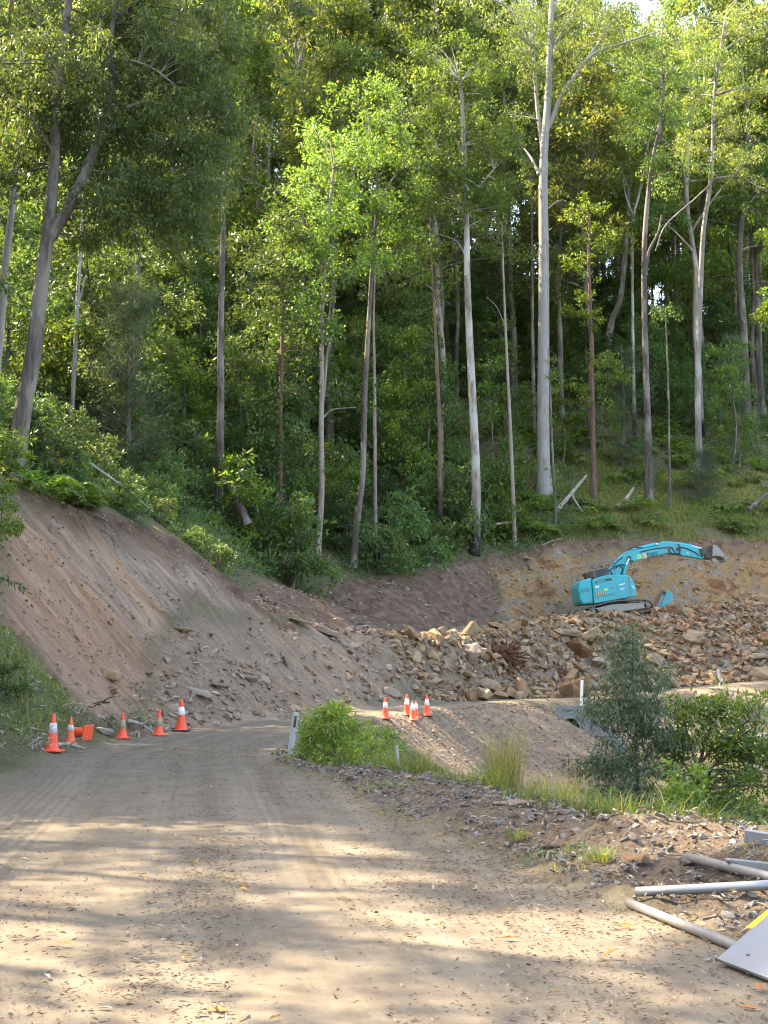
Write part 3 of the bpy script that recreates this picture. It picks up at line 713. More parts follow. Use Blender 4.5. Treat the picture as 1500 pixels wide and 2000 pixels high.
def fern_template(seed, nf, fl, pair=13):
    rg = np.random.default_rng(seed); cm = MB()
    for i in range(nf):
        a = 6.28 * i / nf + rg.normal() * .25; l = fl * (.7 + .5 * rg.random()); el = .55 + .5 * rg.random()
        e = np.array((math.cos(a), math.sin(a), 0))
        p = bez((0, 0, 0), e * l * .5 + np.array((0, 0, l * el)), e * l + np.array((0, 0, l * (.1 + .25 * rg.random()))), pair + 2)
        tube(cm, p, np.linspace(.008, .002, pair + 2), 3, cap=False)
        t = np.gradient(p, axis=0); t /= np.linalg.norm(t, axis=1)[:, None]
        s = np.cross(t, (0, 0, 1)); s /= np.linalg.norm(s, axis=1)[:, None] + 1e-9
        up = np.cross(s, t); k = np.arange(2, pair + 1); f = k / pair
        pl = l * .30 * np.sin(np.clip(f * 1.05, .1, 1) * 2.6) ** .8 + .02
        for sg in (-1, 1):
            leaves(cm, p[k], s[k] * sg + t[k] * .45 - up[k] * .25, up[k] + rg.normal(size=(len(k), 3)) * .15, pl, pl * .30)
    return cm.mesh("fern")

def grass_mesh(seed, n, spread, hgt, wd, arch=.6, segs=3, up=1.0):
    """a tussock of arching blades"""
    rg = np.random.default_rng(seed); mb = MB()
    a = rg.random(n) * 6.28; r = spread * rg.random(n) ** .7
    b = np.stack([np.cos(a) * r, np.sin(a) * r, np.zeros(n)], 1)
    a2 = a + rg.normal(size=n) * .7; e = np.stack([np.cos(a2), np.sin(a2), np.zeros(n)], 1)
    h = hgt * (.45 + .65 * rg.random(n)); ar = arch * (.3 + rg.random(n)); sd = np.stack([-np.sin(a2), np.cos(a2), np.zeros(n)], 1)
    rows = []
    for i in range(segs + 1):
        f = i / segs; wv = wd * (1 - f) ** .8 * (.7 + .5 * rg.random(n) if i == 0 else 1) + .0008
        c = b + e * (h * ar * f ** 2)[:, None] + np.array((0, 0, 1.0)) * (h * up * (f - .33 * ar * f ** 2.4))[:, None]
        rows.append(c - sd * np.broadcast_to(wv, n)[:, None] / 2); rows.append(c + sd * np.broadcast_to(wv, n)[:, None] / 2)
    V = np.stack(rows, 1).reshape(-1, 3); m = 2 * (segs + 1); q = []
    for i in range(segs): q.append(np.stack([np.arange(n) * m + 2 * i, np.arange(n) * m + 2 * i + 1, np.arange(n) * m + 2 * i + 3, np.arange(n) * m + 2 * i + 2], 1))
    mb.add(V, np.concatenate(q)); return mb.mesh("tussock")

def mobj(name, me, mat, parent=None, loc=None):
    if not me.materials: me.materials.append(mat)
    o = bpy.data.objects.new(name, me); COL.objects.link(o)
    if o.material_slots[0].material != mat:
        o.material_slots[0].link = 'OBJECT'; o.material_slots[0].material = mat
    if parent is not None: o.parent = parent
    if loc is not None: o.location = [float(c) for c in loc]
    return o

def stand(name, tpl, mats, x, y, label, cat, group=None, s=1.0, rz=None, sink=.1, sz=None):
    """puts up one tree or shrub: an empty at its foot, trunk and crown under it"""
    e = empty(name, (x, y, h1(x, y) - sink), label, cat, group, random.random() * 6.28 if rz is None else rz)
    e.scale = (s, s, sz or s)
    mobj('trunk', tpl[0], mats[0], e); mobj('crown', tpl[1], mats[1], e)
    return e

# ------------------------------------------------------------------ the trees one can tell apart
def hero(name, label, path, Y, wpx, bark, leaf, limbs=(), crown=(), n=80, L=.17, Wd=.06, style='gum', cR=.9, leanY=0.0, twigs=True, seed=0, base=None, sprigs=0, dshift=0.0):
    """a tree read off the photo: trunk points (u, v) at distance Y, trunk width in pixels, limbs, crown patches (u, v, ru, rv, clusters, depth)"""
    rg = np.random.default_rng(seed + 1000)
    p = np.array([P(u, v, Y + leanY * i / max(1, len(path) - 1)) for i, (u, v) in enumerate(path)])
    zb = h1(p[0][0], p[0][1])
    p[0][2] = min(p[0][2], zb - .1)
    if p[0][2] < zb - .3: p[0][2] = zb - .3
    o = p[0].copy()
    e = empty(name, o, label, 'tree')
    tm, cm = MB(), MB()
    q = spline(p - o, 30); r0 = wpx / F * Y / 2
    rad = r0 * (1.1 - .72 * np.linspace(0, 1, 30)); rad[0] *= 1.3; rad[1] *= 1.15
    tube(tm, q, rad, 12)
    wood = [(q, rad)]
    for lm in limbs:
        lp = np.array([P(u, v, Y + (lm[2] if len(lm) > 2 else 0) * i / (len(lm[0]) - 1)) for i, (u, v) in enumerate(lm[0])]) - o
        lr = np.linspace(lm[1] / F * Y / 2, max(.015, lm[1] / F * Y / 2 * .3), 18)
        lq = spline(lp, 18); tube(tm, lq, lr, 8); wood.append((lq, lr))
    WP = np.concatenate([a for a, b in wood]); WR = np.concatenate([b for a, b in wood])
    for (u, v, ru, rv, k, dep) in crown:
        for i in range(k):
            while True:
                a, b, c = rg.uniform(-1, 1, 3)
                if a * a + b * b + c * c < 1: break
            pt = P(u + a * ru, v + b * rv, Y + c * dep + dshift) - o
            if twigs and i % 2 == 0:
                dd = np.linalg.norm(WP - pt, axis=1) + np.maximum(0, WP[:, 2] - pt[2]) * 2.0
                j = dd.argmin(); rr = min(WR[j] * .6, .012 + .014 * np.linalg.norm(WP[j] - pt))
                bough(tm, WP[j], pt, rr, .01, rg, .12, 4, 6)
            clump(cm, pt, cR * (.6 + .7 * rg.random()), int(n * (.6 + .7 * rg.random())), L, Wd, rg, style)
    for i in range(sprigs):
        j = rg.integers(6, 26); d = rdir(1, rg)[0] * np.array((1, 1, .3)) * (.5 + .5 * rg.random())
        clump(cm, q[j] + d, .35, 30, L * .8, Wd * .9, rg, 'up')
    mobj('trunk', tm.mesh('trunk', True), M[bark], e)
    if cm.v: mobj('crown', cm.mesh('crown'), M[leaf], e)
    return e

hero('gum_tree', 'big leaning forked gum at the top of the orange cutting, dark olive crown', [(28, 912), (45, 800), (64, 700), (80, 560), (92, 470), (101, 380), (108, 280), (112, 160), (128, 60), (140, -60)], 35, 34, 'bark_grey', 'gum_olive',
     [([(90, 475), (120, 430), (152, 370), (188, 285), (208, 225), (220, 160), (216, 90), (226, 10), (240, -80)], 25), ([(205, 240), (240, 250), (265, 300)], 8, 1), ([(150, 160), (190, 130), (250, 118), (300, 135), (340, 165)], 9, -1), ([(220, 40), (255, 12), (258, -40)], 9, 1), ([(112, 160), (90, 90), (70, 20)], 9, 1), ([(105, 300), (60, 230), (20, 200)], 8, -1.5), ([(186, 290), (230, 262), (262, 305), (290, 380)], 8, 1), ([(208, 228), (290, 200), (360, 250), (400, 330)], 8, 1.5), ([(170, 330), (230, 350), (300, 440)], 6, .8)],
     [(120, 90, 200, 130, 84, 2.6), (330, 60, 150, 110, 64, 2.4), (330, 220, 130, 150, 64, 2.2), (400, 150, 80, 120, 30, 1.8), (150, 270, 120, 80, 40, 2.2), (60, 210, 120, 100, 38, 2.2), (250, 380, 120, 70, 36, 1.8), (360, 370, 95, 80, 28, 1.6), (330, 450, 110, 50, 18, 1.4), (180, 440, 70, 40, 8, 1.2), (430, 300, 55, 90, 12, 1.4), (20, 330, 70, 60, 10, 1.5), (300, -70, 320, 80, 44, 2.6), (440, 40, 60, 70, 8, 1.4)],
     165, .17, .050, cR=.80, seed=1, dshift=1.0)
hero('gum_tree', 'pale leaning gum trunk at the far left edge beside the big forked gum', [(-22, 830), (-8, 720), (2, 620), (12, 500), (22, 420), (30, 340), (40, 230), (45, 120)], 41, 19, 'bark_white', 'gum_olive', [([(30, 385), (55, 375), (88, 366)], 5)], [(40, 120, 70, 120, 14, 2)], 150, .16, .04, seed=2)
hero('gum_tree', 'thin pale pole-like gum standing above the cutting behind the big forked gum', [(136, 858), (143, 760), (150, 620), (156, 500), (161, 420), (166, 330), (172, 240)], 50, 9, 'bark_white', 'gum_olive', [([(150, 597), (128, 565), (104, 535)], 3), ([(152, 597), (162, 560), (168, 538)], 4)], [(175, 240, 60, 70, 10, 2)], 110, .16, .05, seed=3)
hero('gum_tree', 'slim grey gum rising behind the feathery she-oak above the cutting', [(262, 905), (266, 780), (266, 640), (270, 520), (268, 420), (255, 330), (250, 200)], 57, 13, 'bark_grey', 'gum_green', [([(268, 540), (258, 505), (245, 480)], 5)], [(270, 430, 70, 60, 12, 2.2), (255, 240, 90, 110, 24, 3)], 120, .18, .06, seed=4)
hero('gum_tree', 'straight dark burnt-sided trunk with a dead log leaning beside its foot', [(423, 1030), (428, 930), (431, 800), (431, 660), (434, 520), (437, 400), (438, 330), (440, 200)], 56, 16, 'bark_dark', 'gum_olive', [([(437, 360), (418, 330), (400, 310)], 6), ([(438, 345), (450, 320), (470, 300)], 6)], [(430, 270, 100, 90, 24, 2.6), (410, 150, 90, 120, 20, 3)], 130, .17, .05, seed=5)
hero('understorey_tree', 'slim brown trunk wrapped in dark broad leaves right of the burnt-sided trunk', [(548, 985), (547, 880), (549, 760), (552, 640), (552, 540), (550, 440)], 60, 10, 'bark_brown', 'broad', [], [(545, 800, 75, 60, 14, 2), (555, 660, 85, 70, 20, 2.2), (530, 520, 90, 60, 20, 2.4), (560, 430, 70, 60, 14, 2.2), (540, 900, 60, 40, 8, 1.6)], 120, .21, .085, 'broad', seed=6)
hero('gum_tree', 'pinkish grey twin-stemmed gum in front of the dark undergrowth', [(620, 1125), (622, 1055), (628, 960), (627, 840), (629, 740), (628, 640), (632, 560), (640, 440), (652, 330)], 60.5, 13, 'bark_pink', 'gum_green', [([(630, 790), (636, 730), (639, 690), (648, 660)], 7), ([(632, 815), (650, 800), (695, 796)], 4), ([(632, 560), (622, 500), (600, 440)], 5)], [(640, 520, 110, 60, 24, 2.6), (640, 420, 120, 70, 34, 3), (660, 300, 110, 80, 34, 3.2), (620, 620, 50, 40, 7, 1.5)], 130, .19, .075, 'broad', seed=7)
hero('gum_tree', 'curving pale grey gum right of the twin-stemmed gum, foot swept to the left', [(690, 1090), (698, 1010), (708, 930), (712, 800), (716, 700), (722, 600), (728, 500), (735, 420), (737, 330)], 61.5, 13, 'bark_grey', 'gum_green', [([(730, 480), (722, 440), (715, 400)], 5), ([(735, 420), (760, 360), (800, 310)], 5)], [(740, 360, 110, 80, 30, 3), (720, 240, 100, 90, 30, 3.2), (770, 470, 60, 50, 10, 2)], 130, .19, .075, 'up', seed=8)
hero('gum_tree', 'very thin reddish stem close behind the curving grey gum', [(733, 900), (732, 800), (731, 700), (730, 620), (733, 520)], 68, 7, 'bark_pink', 'broad', [], [(735, 540, 50, 50, 8, 2)], 110, .2, .08, 'broad', seed=9)
hero('gum_tree', 'slender red-brown trunk with a blackened foot left of the white-trunked gum', [(861, 1036), (860, 940), (858, 820), (853, 700), (848, 600), (843, 520), (840, 430)], 69, 9, 'bark_burnt', 'gum_green', [([(850, 680), (835, 672), (822, 670)], 3)], [(835, 540, 60, 50, 12, 2.4), (830, 430, 80, 70, 18, 3)], 120, .2, .075, 'up', seed=10)
hero('gum_tree', 'tall white-trunked gum with a charred foot and bright green spreading crown', [(926, 1062), (930, 960), (926, 840), (919, 700), (913, 560), (911, 440), (908, 340), (905, 250), (900, 160)], 68.5, 18, 'bark_pale', 'gum_green', [([(910, 420), (880, 370), (840, 330)], 7, 1), ([(908, 400), (940, 360), (965, 330)], 6, -1), ([(905, 300), (880, 250), (870, 200)], 6), ([(862, 315), (845, 270), (805, 235)], 5), ([(910, 500), (890, 470), (850, 455)], 4)], [(890, 370, 110, 60, 40, 3.4), (850, 270, 120, 80, 44, 3.6), (940, 270, 80, 100, 32, 3.2), (880, 150, 120, 80, 40, 3.6), (960, 400, 40, 40, 8, 2)], 125, .20, .085, 'up', seed=11)
hero('gum_tree', 'slender bare pole with a pale foot right of the white-trunked gum', [(1005, 1045), (1001, 940), (996, 820), (990, 700), (984, 560), (980, 440)], 71.5, 8, 'bark_pink', 'gum_olive', [([(988, 640), (970, 600), (950, 580)], 2)], [(975, 430, 50, 60, 9, 2.4)], 100, .19, .06, seed=12)
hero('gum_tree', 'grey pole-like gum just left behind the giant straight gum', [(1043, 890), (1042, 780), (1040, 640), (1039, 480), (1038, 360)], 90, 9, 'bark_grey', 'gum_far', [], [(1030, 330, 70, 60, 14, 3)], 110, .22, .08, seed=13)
hero('gum_tree', 'giant straight gum with a flared mossy foot and high forking limbs', [(1064, 960), (1061, 880), (1061, 760), (1062, 600), (1062, 470), (1061, 380), (1063, 290), (1070, 200), (1074, 100), (1078, 0), (1080, -90)], 79, 25, 'bark_white', 'gum_olive',
     [([(1056, 370), (1060, 300), (1050, 215), (1043, 120), (1040, 30), (1036, -60)], 11, 1), ([(1072, 250), (1095, 190), (1125, 145), (1160, 105), (1215, 85), (1290, 60)], 10, -2), ([(1110, 165), (1150, 110), (1185, 60), (1210, 0)], 8, 1.5), ([(1043, 110), (1020, 50), (985, 10), (945, -5)], 8, -1), ([(1052, 340), (1038, 310), (1020, 285)], 7, 2), ([(1074, 100), (1110, 40), (1140, -30)], 6, 2), ([(1062, 415), (1085, 395), (1100, 390)], 4)],
     [(1090, 60, 110, 70, 36, 4.5), (1000, 20, 90, 60, 22, 4), (1180, 30, 80, 40, 16, 4), (1240, 80, 60, 30, 10, 3), (1100, 160, 40, 40, 8, 3), (1030, 130, 50, 50, 12, 3), (1090, -60, 220, 60, 30, 5), (1010, 250, 40, 40, 9, 3)], 115, .22, .06, cR=1.0, seed=14)
hero('gum_tree', 'stringy red-brown trunk tufted with bright leafy shoots right of the giant gum', [(1158, 880), (1157, 780), (1155, 680), (1152, 580), (1150, 500), (1152, 420)], 79, 10, 'bark_brown', 'shrub', [], [(1150, 420, 50, 50, 9, 2.4), (1130, 600, 28, 26, 5, 1.5), (1165, 460, 40, 30, 7, 2), (1170, 740, 60, 70, 12, 2.4), (1130, 510, 26, 22, 4, 1.5)], 90, .22, .10, 'up', seed=15, sprigs=26, cR=.7)
hero('gum_tree', 'smooth blue-grey trunk bent like an elbow deep in the forest', [(1178, 690), (1192, 640), (1210, 590), (1219, 520), (1226, 440), (1228, 380), (1217, 345), (1200, 315)], 102, 13, 'bark_mid', 'gum_far', [([(1227, 370), (1235, 340), (1232, 320)], 5)], [(1190, 290, 80, 50, 16, 3.6), (1150, 320, 60, 50, 10, 3)], 110, .25, .1, 'up', seed=16)
hero('gum_tree', 'dark smooth trunk above the excavator that forks high into two limbs', [(1268, 965), (1266, 860), (1262, 740), (1259, 620), (1258, 500), (1264, 400), (1275, 310), (1290, 240), (1296, 150)], 79, 14, 'bark_dark', 'gum_green', [([(1259, 540), (1268, 490), (1285, 455), (1292, 420)], 8, 1), ([(1282, 260), (1310, 200), (1325, 150)], 6)], [(1300, 230, 100, 80, 32, 3.6), (1290, 130, 120, 80, 32, 4), (1320, 330, 70, 50, 14, 3)], 125, .21, .07, seed=17)
hero('gum_tree', 'pale grey mottled gum at the right with a feathery shrub at its foot', [(1366, 910), (1363, 800), (1364, 680), (1368, 560), (1374, 450), (1386, 370), (1392, 290), (1394, 200), (1405, 110), (1420, 20)], 83, 12, 'bark_mid', 'gum_far', [([(1390, 350), (1440, 345), (1490, 370)], 5, -1), ([(1388, 360), (1355, 390), (1300, 440), (1280, 490)], 4, -2)], [(1400, 300, 100, 60, 30, 3.6), (1410, 190, 110, 90, 34, 4), (1460, 360, 50, 40, 8, 3), (1410, 90, 100, 70, 30, 4), (1460, 20, 80, 60, 20, 4)], 120, .22, .075, seed=18)
hero('gum_tree', 'spindly sapling pole between the dark forked gum and the pale mottled gum', [(1309, 985), (1307, 880), (1306, 780), (1303, 690), (1300, 610)], 78, 5, 'bark_grey', 'gum_green', [], [(1300, 620, 40, 40, 8, 1.6)], 80, .2, .07, seed=19, cR=.6)
hero('gum_tree', 'thin leaning dead-looking stem between grass and ferns above the cut face', [(1085, 1035), (1083, 960), (1078, 860), (1075, 770), (1072, 680)], 74, 6, 'bark_grey', 'shrub', [], [(1078, 760, 16, 80, 7, .8), (1085, 940, 16, 50, 5, .8)], 60, .18, .06, seed=20, cR=.5)
hero('gum_tree', 'bright broad-leaved tree reaching in from the right edge above the slope', [(1530, 760), (1525, 650), (1515, 560), (1500, 500)], 74, 9, 'bark_brown', 'shrub', [], [(1495, 590, 26, 50, 12, 1.8), (1505, 480, 30, 40, 8, 1.8)], 90, .24, .11, 'up', seed=21, cR=.7)
hero('gum_tree', 'dark old trunk near the right edge with the sky showing beside it', [(1478, 720), (1476, 620), (1474, 500), (1470, 400), (1462, 300)], 112, 13, 'bark_dark', 'gum_far', [([(1474, 480), (1490, 430), (1500, 400)], 5)], [(1470, 290, 70, 50, 14, 4)], 110, .26, .09, seed=22, cR=1.2)
hero('gum_tree', 'yellowish young gum with three thin stems right of the blue-grey elbow trunk', [(1232, 560), (1235, 470), (1248, 380), (1262, 300), (1275, 250)], 92, 6, 'bark_pale', 'gum_far', [([(1240, 430), (1222, 380), (1215, 330)], 4), ([(1250, 370), (1268, 330), (1290, 300)], 4)], [(1235, 290, 60, 40, 14, 3), (1200, 260, 50, 40, 9, 3)], 110, .24, .1, 'up', seed=23)

def shoak(label, u, v, Y, Ht, sp, seed, nbr=46):
    p = P(u, v, Y); tp = needle_template(seed, Ht, sp, .12 * Ht / 7, nbr, 200, .34, .014)
    return stand('she_oak', tp, (M['bark_dark'], M['needle']), p[0], Y, label, 'tree')
shoak('feathery grey-green she-oak in front of the slim grey gum above the cutting', 255, 935, 50.5, 8.6, 2.5, 31, 70)
shoak('low feathery she-oak drooping round the foot of the pale mottled gum', 1372, 930, 79, 3.6, 1.9, 32, 34)
shoak('soft feathery she-oak sapling left of the dark forked trunk on the right slope', 1215, 890, 84, 9, 2.4, 33)
shoak('feathery she-oak rising among dark trunks by the right edge', 1440, 800, 88, 10, 2.6, 34)

# ------------------------------------------------------------------ forest behind: copies of a few kinds, each tree its own
GT = [gum_template(101, 33, .30, .34, 6.4, 15, 150, .34, .15, 'gum', 1.5), gum_template(102, 29, .24, .38, 5.6, 14, 150, .34, .16, 'up', 1.45),
      gum_template(103, 36, .34, .40, 6.8, 15, 155, .35, .15, 'up', 1.6), gum_template(104, 25, .20, .30, 5.0, 14, 150, .32, .15, 'up', 1.35), gum_template(105, 30, .22, .44, 5.6, 13, 145, .34, .14, 'gum', 1.5)]
GT.append(gum_template(106, 17, .14, .22, 1.3, 11, 60, .18, .06, 'gum', .55))
BT = [bushy_template(201, 10, 2.9, .10, 1, 44, 130, .225, .095, 'broad', .15, 1.0), bushy_template(202, 13, 3.2, .12, 1, 50, 130, .235, .10, 'broad', .22, 1.1), bushy_template(203, 7, 2.4, .08, 2, 36, 120, .21, .088, 'up', .12, .85)]
SHT = [bushy_template(211, 2.2, 1.3, .03, 4, 22, 70, .17, .065, 'broad', .1, .42), bushy_template(212, 1.5, 1.2, .025, 5, 20, 65, .16, .07, 'up', .1, .38), bushy_template(213, 3.4, 1.5, .04, 3, 28, 75, .20, .075, 'broad', .1, .5)]
heroxy = [tuple(o.location[:2]) for o in COL.objects if o.name.startswith(('gum_tree', 'understorey', 'she_oak'))]
placed = list(heroxy)
def free(x, y, d):
    return all((x - a) ** 2 + (y - b) ** 2 > d * d for a, b in placed)
rg = np.random.default_rng(42)
nG = 0
for tries in range(9000):
    Y = 74 + 116 * rg.random() ** .85; x = rg.uniform(-.36, .37) * Y
    if nG >= 225: break
    if x > 8 and Y < 86: continue
    if x > .10 * Y and Y < 112 and rg.random() < .62: continue
    if -2 < x < .10 * Y and 76 < Y < 100 and rg.random() < .4: continue
    if -45 < x < 8 and abs(Y + .424 * x - 82) < (8 if x > -20 else 6.5) and rg.random() < .78: continue
    if not free(x, Y, 3.3 + .010 * Y): continue
    placed.append((x, Y)); k = int(rg.integers(0, 5)); nG += 1
    far = Y > 118
    right = x > .13 * Y
    sidew = 'right-hand' if right else ('left-hand' if x < -.08 * Y else 'middle')
    lab, grp = ((f'sunlit gum on the high ridge of the forest, {sidew} stretch', f'gums on the {sidew} ridge') if far else (f'slender gum standing in the dim {sidew} depth of the forest slope', f'gums on the {sidew} forest slope'))
    s = .82 + .36 * rg.random()
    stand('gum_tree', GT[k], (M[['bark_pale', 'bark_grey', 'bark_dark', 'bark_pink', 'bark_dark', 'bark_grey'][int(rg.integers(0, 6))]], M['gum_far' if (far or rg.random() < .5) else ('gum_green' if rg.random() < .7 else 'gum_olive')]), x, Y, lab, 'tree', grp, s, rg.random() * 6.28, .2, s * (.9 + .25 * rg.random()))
nB = 0
for tries in range(6000):
    Y = 60 + 62 * rg.random() ** 1.0; x = rg.uniform(-.345, .345) * Y
    if nB >= 215: break
    if x > -4.5 and Y < 72 + max(0, x) * .35: continue
    if x > 3.5 and (Y < 94 or rg.random() < .4): continue
    if not free(x, Y, 2.0): continue
    placed.append((x, Y)); nB += 1; k = int(rg.integers(0, 3))
    sidew = 'left-hand' if x < -.06 * Y else ('right-hand' if x > .13 * Y else 'middle')
    stand('understorey_tree', BT[k], (M['bark_dark'], M['broad' if rg.random() < .75 else 'shrub']), x, Y, f'bushy dark green understorey tree under the gums, {sidew} part of the slope', 'tree', f'understorey trees, {sidew} part', .75 + .5 * rg.random(), rg.random() * 6.28, .15)
BT.append(bushy_template(204, 10, 2.0, .06, 1, 26, 60, .26, .12, 'up', .2, .75))
for i in range(52):
    Y = rg.uniform(75, 108); x = rg.uniform(-.06, .33) * Y
    if not free(x, Y, 2.4) or (x > 12 and Y < 83): continue
    placed.append((x, Y)); stand('understorey_tree', BT[3], (M['bark_dark'], M[['gum_green', 'shrub', 'gum_far'][i % 3]]), x, Y, 'slim open-crowned young tree leafy at middle height among the tall trunks', 'tree', 'young trees among the tall trunks', .6 + .7 * rg.random(), rg.random() * 6.28, .15)
for (x, Y, k, s) in [(28, 93, 2, 1.1), (31.5, 101, 0, 1.2), (34, 108, 2, 1.2)]:
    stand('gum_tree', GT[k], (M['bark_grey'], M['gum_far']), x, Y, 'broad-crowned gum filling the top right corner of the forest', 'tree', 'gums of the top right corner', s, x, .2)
for i in range(34):
    Y = rg.uniform(112, 160); x = rg.uniform(.12, .36) * Y
    if not free(x, Y, 2.2): continue
    placed.append((x, Y)); stand('understorey_tree', BT[int(rg.integers(0, 2))], (M['bark_dark'], M['broad' if rg.random() < .5 else 'gum_far']), x, Y, 'bushy tree filling the gaps between trunks on the far right ridge', 'tree', 'bushy trees of the far right ridge', 1.0 + .6 * rg.random(), rg.random() * 6.28, .2)
for (x, Y, k, s) in [(-13.4, 51.6, 0, 1.1), (-12.2, 54.8, 1, 1.0), (-15.6, 49.5, 0, 1.1)]:
    stand('understorey_tree', BT[k], (M['bark_dark'], M['broad']), x, Y, 'bushy dark tree standing close above the crest of the orange cutting', 'tree', 'bushy trees above the cutting', s, x, .2)
# trees beyond the left edge of the picture, whose crowns shade the cutting and dapple the road
for (x, Y, k, s) in SHADE_TREES:
    stand('gum_tree', GT[k], (M['bark_grey'], M['gum_olive']), x, Y, 'tall gum on the bank beyond the left edge of the picture', 'tree', 'gums beyond the left edge', s, x * 1.7, .2)

for (x, Y, k, s) in SHADE_LOW:
    stand('understorey_tree', BT[k], (M['bark_dark'], M['broad']), x, Y, 'bushy tree on the bank beyond the left edge of the picture', 'tree', 'bushy trees beyond the left edge', s, x * 1.3, .2)

# ------------------------------------------------------------------ undergrowth
def shrub_at(u, v, y0, k, s, label, mat='broad', grp=None):
    p = ground(u, v, y0); return stand('shrub', SHT[k], (M['bark_dark'], M[mat]), p[0], p[1], label, 'shrub', grp, s)
cnt = 0
for tries in range(3000):
    if cnt >= 230: break
    Y = rg.uniform(36, 82); x = rg.uniform(-.34, .33) * Y
    if Y < 60 and x > -4.0: continue
    R = region_masks(np.array([x]), np.array([Y]))
    if R['cut'][0] or R['spoil'][0] or R['soil'][0] or R['face'][0] or R['road'][0] or R['fill'][0]: continue
    top = np.array(CUT_TOP)
    if x > -3.6 and Y < np.interp(x, top[:, 0], top[:, 1]) + .6: continue
    if Y < 46 and x > np.interp(Y, [26, 33, 37, 41, 43, 46], [-8.4, -10.3, -8.3, -5.6, -3.9, -3.5]): continue
    if x > 8 and (Y < 84 or rg.random() < .6): continue
    if Y > 66 and x < 6 and rg.random() < .5: continue
    if not free(x, Y, .9) or (-8.2 < x < -4.8 and 47 < Y < 55.5): continue
    placed.append((x, Y)); cnt += 1
    big = 1.0
    if Y < 50: big, lab, grp = .5, 'leafy green shrub crowding the top of the orange cutting', 'shrubs along the top of the cutting'
    elif x < 2: lab, grp = 'dark leafy shrub in the shaded undergrowth behind the rubble', 'shrubs of the shaded undergrowth'
    else: lab, grp = 'low green shrub among ferns above the excavator face', 'shrubs above the excavated face'
    stand('shrub', SHT[int(rg.integers(0, 3))], (M['bark_dark'], M['shrub' if rg.random() < .3 and Y > 50 else 'broad']), x, Y, lab, 'shrub', grp, big * (.8 + .75 * rg.random()))
FT = [fern_template(301, 9, .75), fern_template(302, 7, .95), fern_template(303, 11, .6)]
for m_ in FT: m_.materials.append(M['fern'])
def fern(x, y, k, s, label, grp):
    o = bpy.data.objects.new('fern', FT[k]); COL.objects.link(o); o.location = (x, y, h1(x, y) - .02); o.rotation_euler = (rg.normal() * .1, rg.normal() * .1, rg.random() * 6.28); o.scale = (s, s, s)
    return tag(o, label, 'fern', grp)
cnt = 0
for tries in range(4000):
    if cnt >= 268: break
    Y = rg.uniform(66, 106); x = rg.uniform(-.02, .33) * Y
    top = np.array(CUT_TOP)
    if Y < np.interp(x, top[:, 0], top[:, 1]) + .7: continue
    if vnoise(x * .35, Y * .35, 12) < .42 or (x < 9 and rg.random() < .45): continue
    cnt += 1
    lab, grp = ('bracken fern on the sunny slope right of the giant gum', 'bracken right of the giant gum') if x > 10.5 else ('bracken fern in the half shade left of the giant gum', 'bracken left of the giant gum')
    fern(x, Y, int(rg.integers(0, 3)), .95 + .7 * rg.random(), lab, grp)
for i in range(34):
    u = rg.uniform(30, 250); v = 900 + (u - 30) * .42 + rg.uniform(-30, 60)
    p = ground(u, v, 28); R = region_masks(np.array([p[0]]), np.array([p[1]]))
    if R['cut'][0]: continue
    fern(p[0], p[1], int(rg.integers(0, 3)), .8 + .4 * rg.random(), 'bracken fern spilling over the top lip of the orange cutting', 'bracken over the orange cutting')

# ------------------------------------------------------------------ broken rock
def rock_template(seed, npt=16, dims=(1, .78, .55), slab=False, detail=False):
    rg_ = np.random.default_rng(seed); bm = bmesh.new()
    for i in range(npt):
        p = rg_.uniform(-1, 1, 3); m = np.abs(p).max(); p = p / m * (.78 + .22 * rg_.random())
        if slab: p[2] = np.sign(p[2]) * (.75 + .25 * rg_.random())
        bm.verts.new(p * np.array(dims) * .5)
    bmesh.ops.convex_hull(bm, input=bm.verts[:])
    for v in [v for v in bm.verts if not v.link_faces]: bm.verts.remove(v)
    if detail:
        bmesh.ops.bevel(bm, geom=bm.edges[:], offset=.022, segments=1, affect='EDGES', profile=.5, clamp_overlap=True)
        bmesh.ops.triangulate(bm, faces=bm.faces[:]); bmesh.ops.subdivide_edges(bm, edges=[e for e in bm.edges if e.calc_length() > .16], cuts=2, use_grid_fill=True)
        for v in bm.verts:
            n_ = mnoise.noise(Vector(v.co) * 4 + Vector((seed, 0, 0))); v.co += v.normal * n_ * .045
    bm.verts.index_update()
    V_ = np.array([v.co[:] for v in bm.verts]); F_ = [[v.index for v in f.verts] for f in bm.faces]; bm.free()
    return V_, F_
RT = [rock_template(400 + i, 11 + i % 8, [(1, .8, .6), (1, .62, .4), (1, .9, .72), (1, .7, .3)][i % 4], i % 4 == 3, True) for i in range(14)]
RTL = [rock_template(450 + i, 9 + i % 4, [(1, .8, .6), (1, .65, .4), (1, .8, .25), (1, .6, .22)][i % 4], i % 4 >= 2) for i in range(12)]
RME = []
for i, (V_, F_) in enumerate(RT):
    RME.append(MB().add(V_, F_).mesh('rock'))
for m_ in RME: m_.materials.append(M['rock'])

HEAPP = [(1.4, 45.9), (4.8, 51.3), (7.2, 53.0), (10.3, 55.6), (14, 57.2), (18.5, 58.8), (25.5, 61), (28, 69), (20, 67.2), (13.9, 65.2), (9.6, 63.0), (6.2, 58.8), (3.4, 53.2), (0, 48.0)]
def pts_in(poly, n, rg_):
    P_ = np.array([q[:2] for q in poly]); lo, hi = P_.min(0), P_.max(0); out = []
    while sum(len(a) for a in out) < n:
        c = rg_.uniform(lo, hi, (n * 3, 2)); out.append(c[inpoly(c[:, 0], c[:, 1], poly)])
    return np.concatenate(out)[:n]
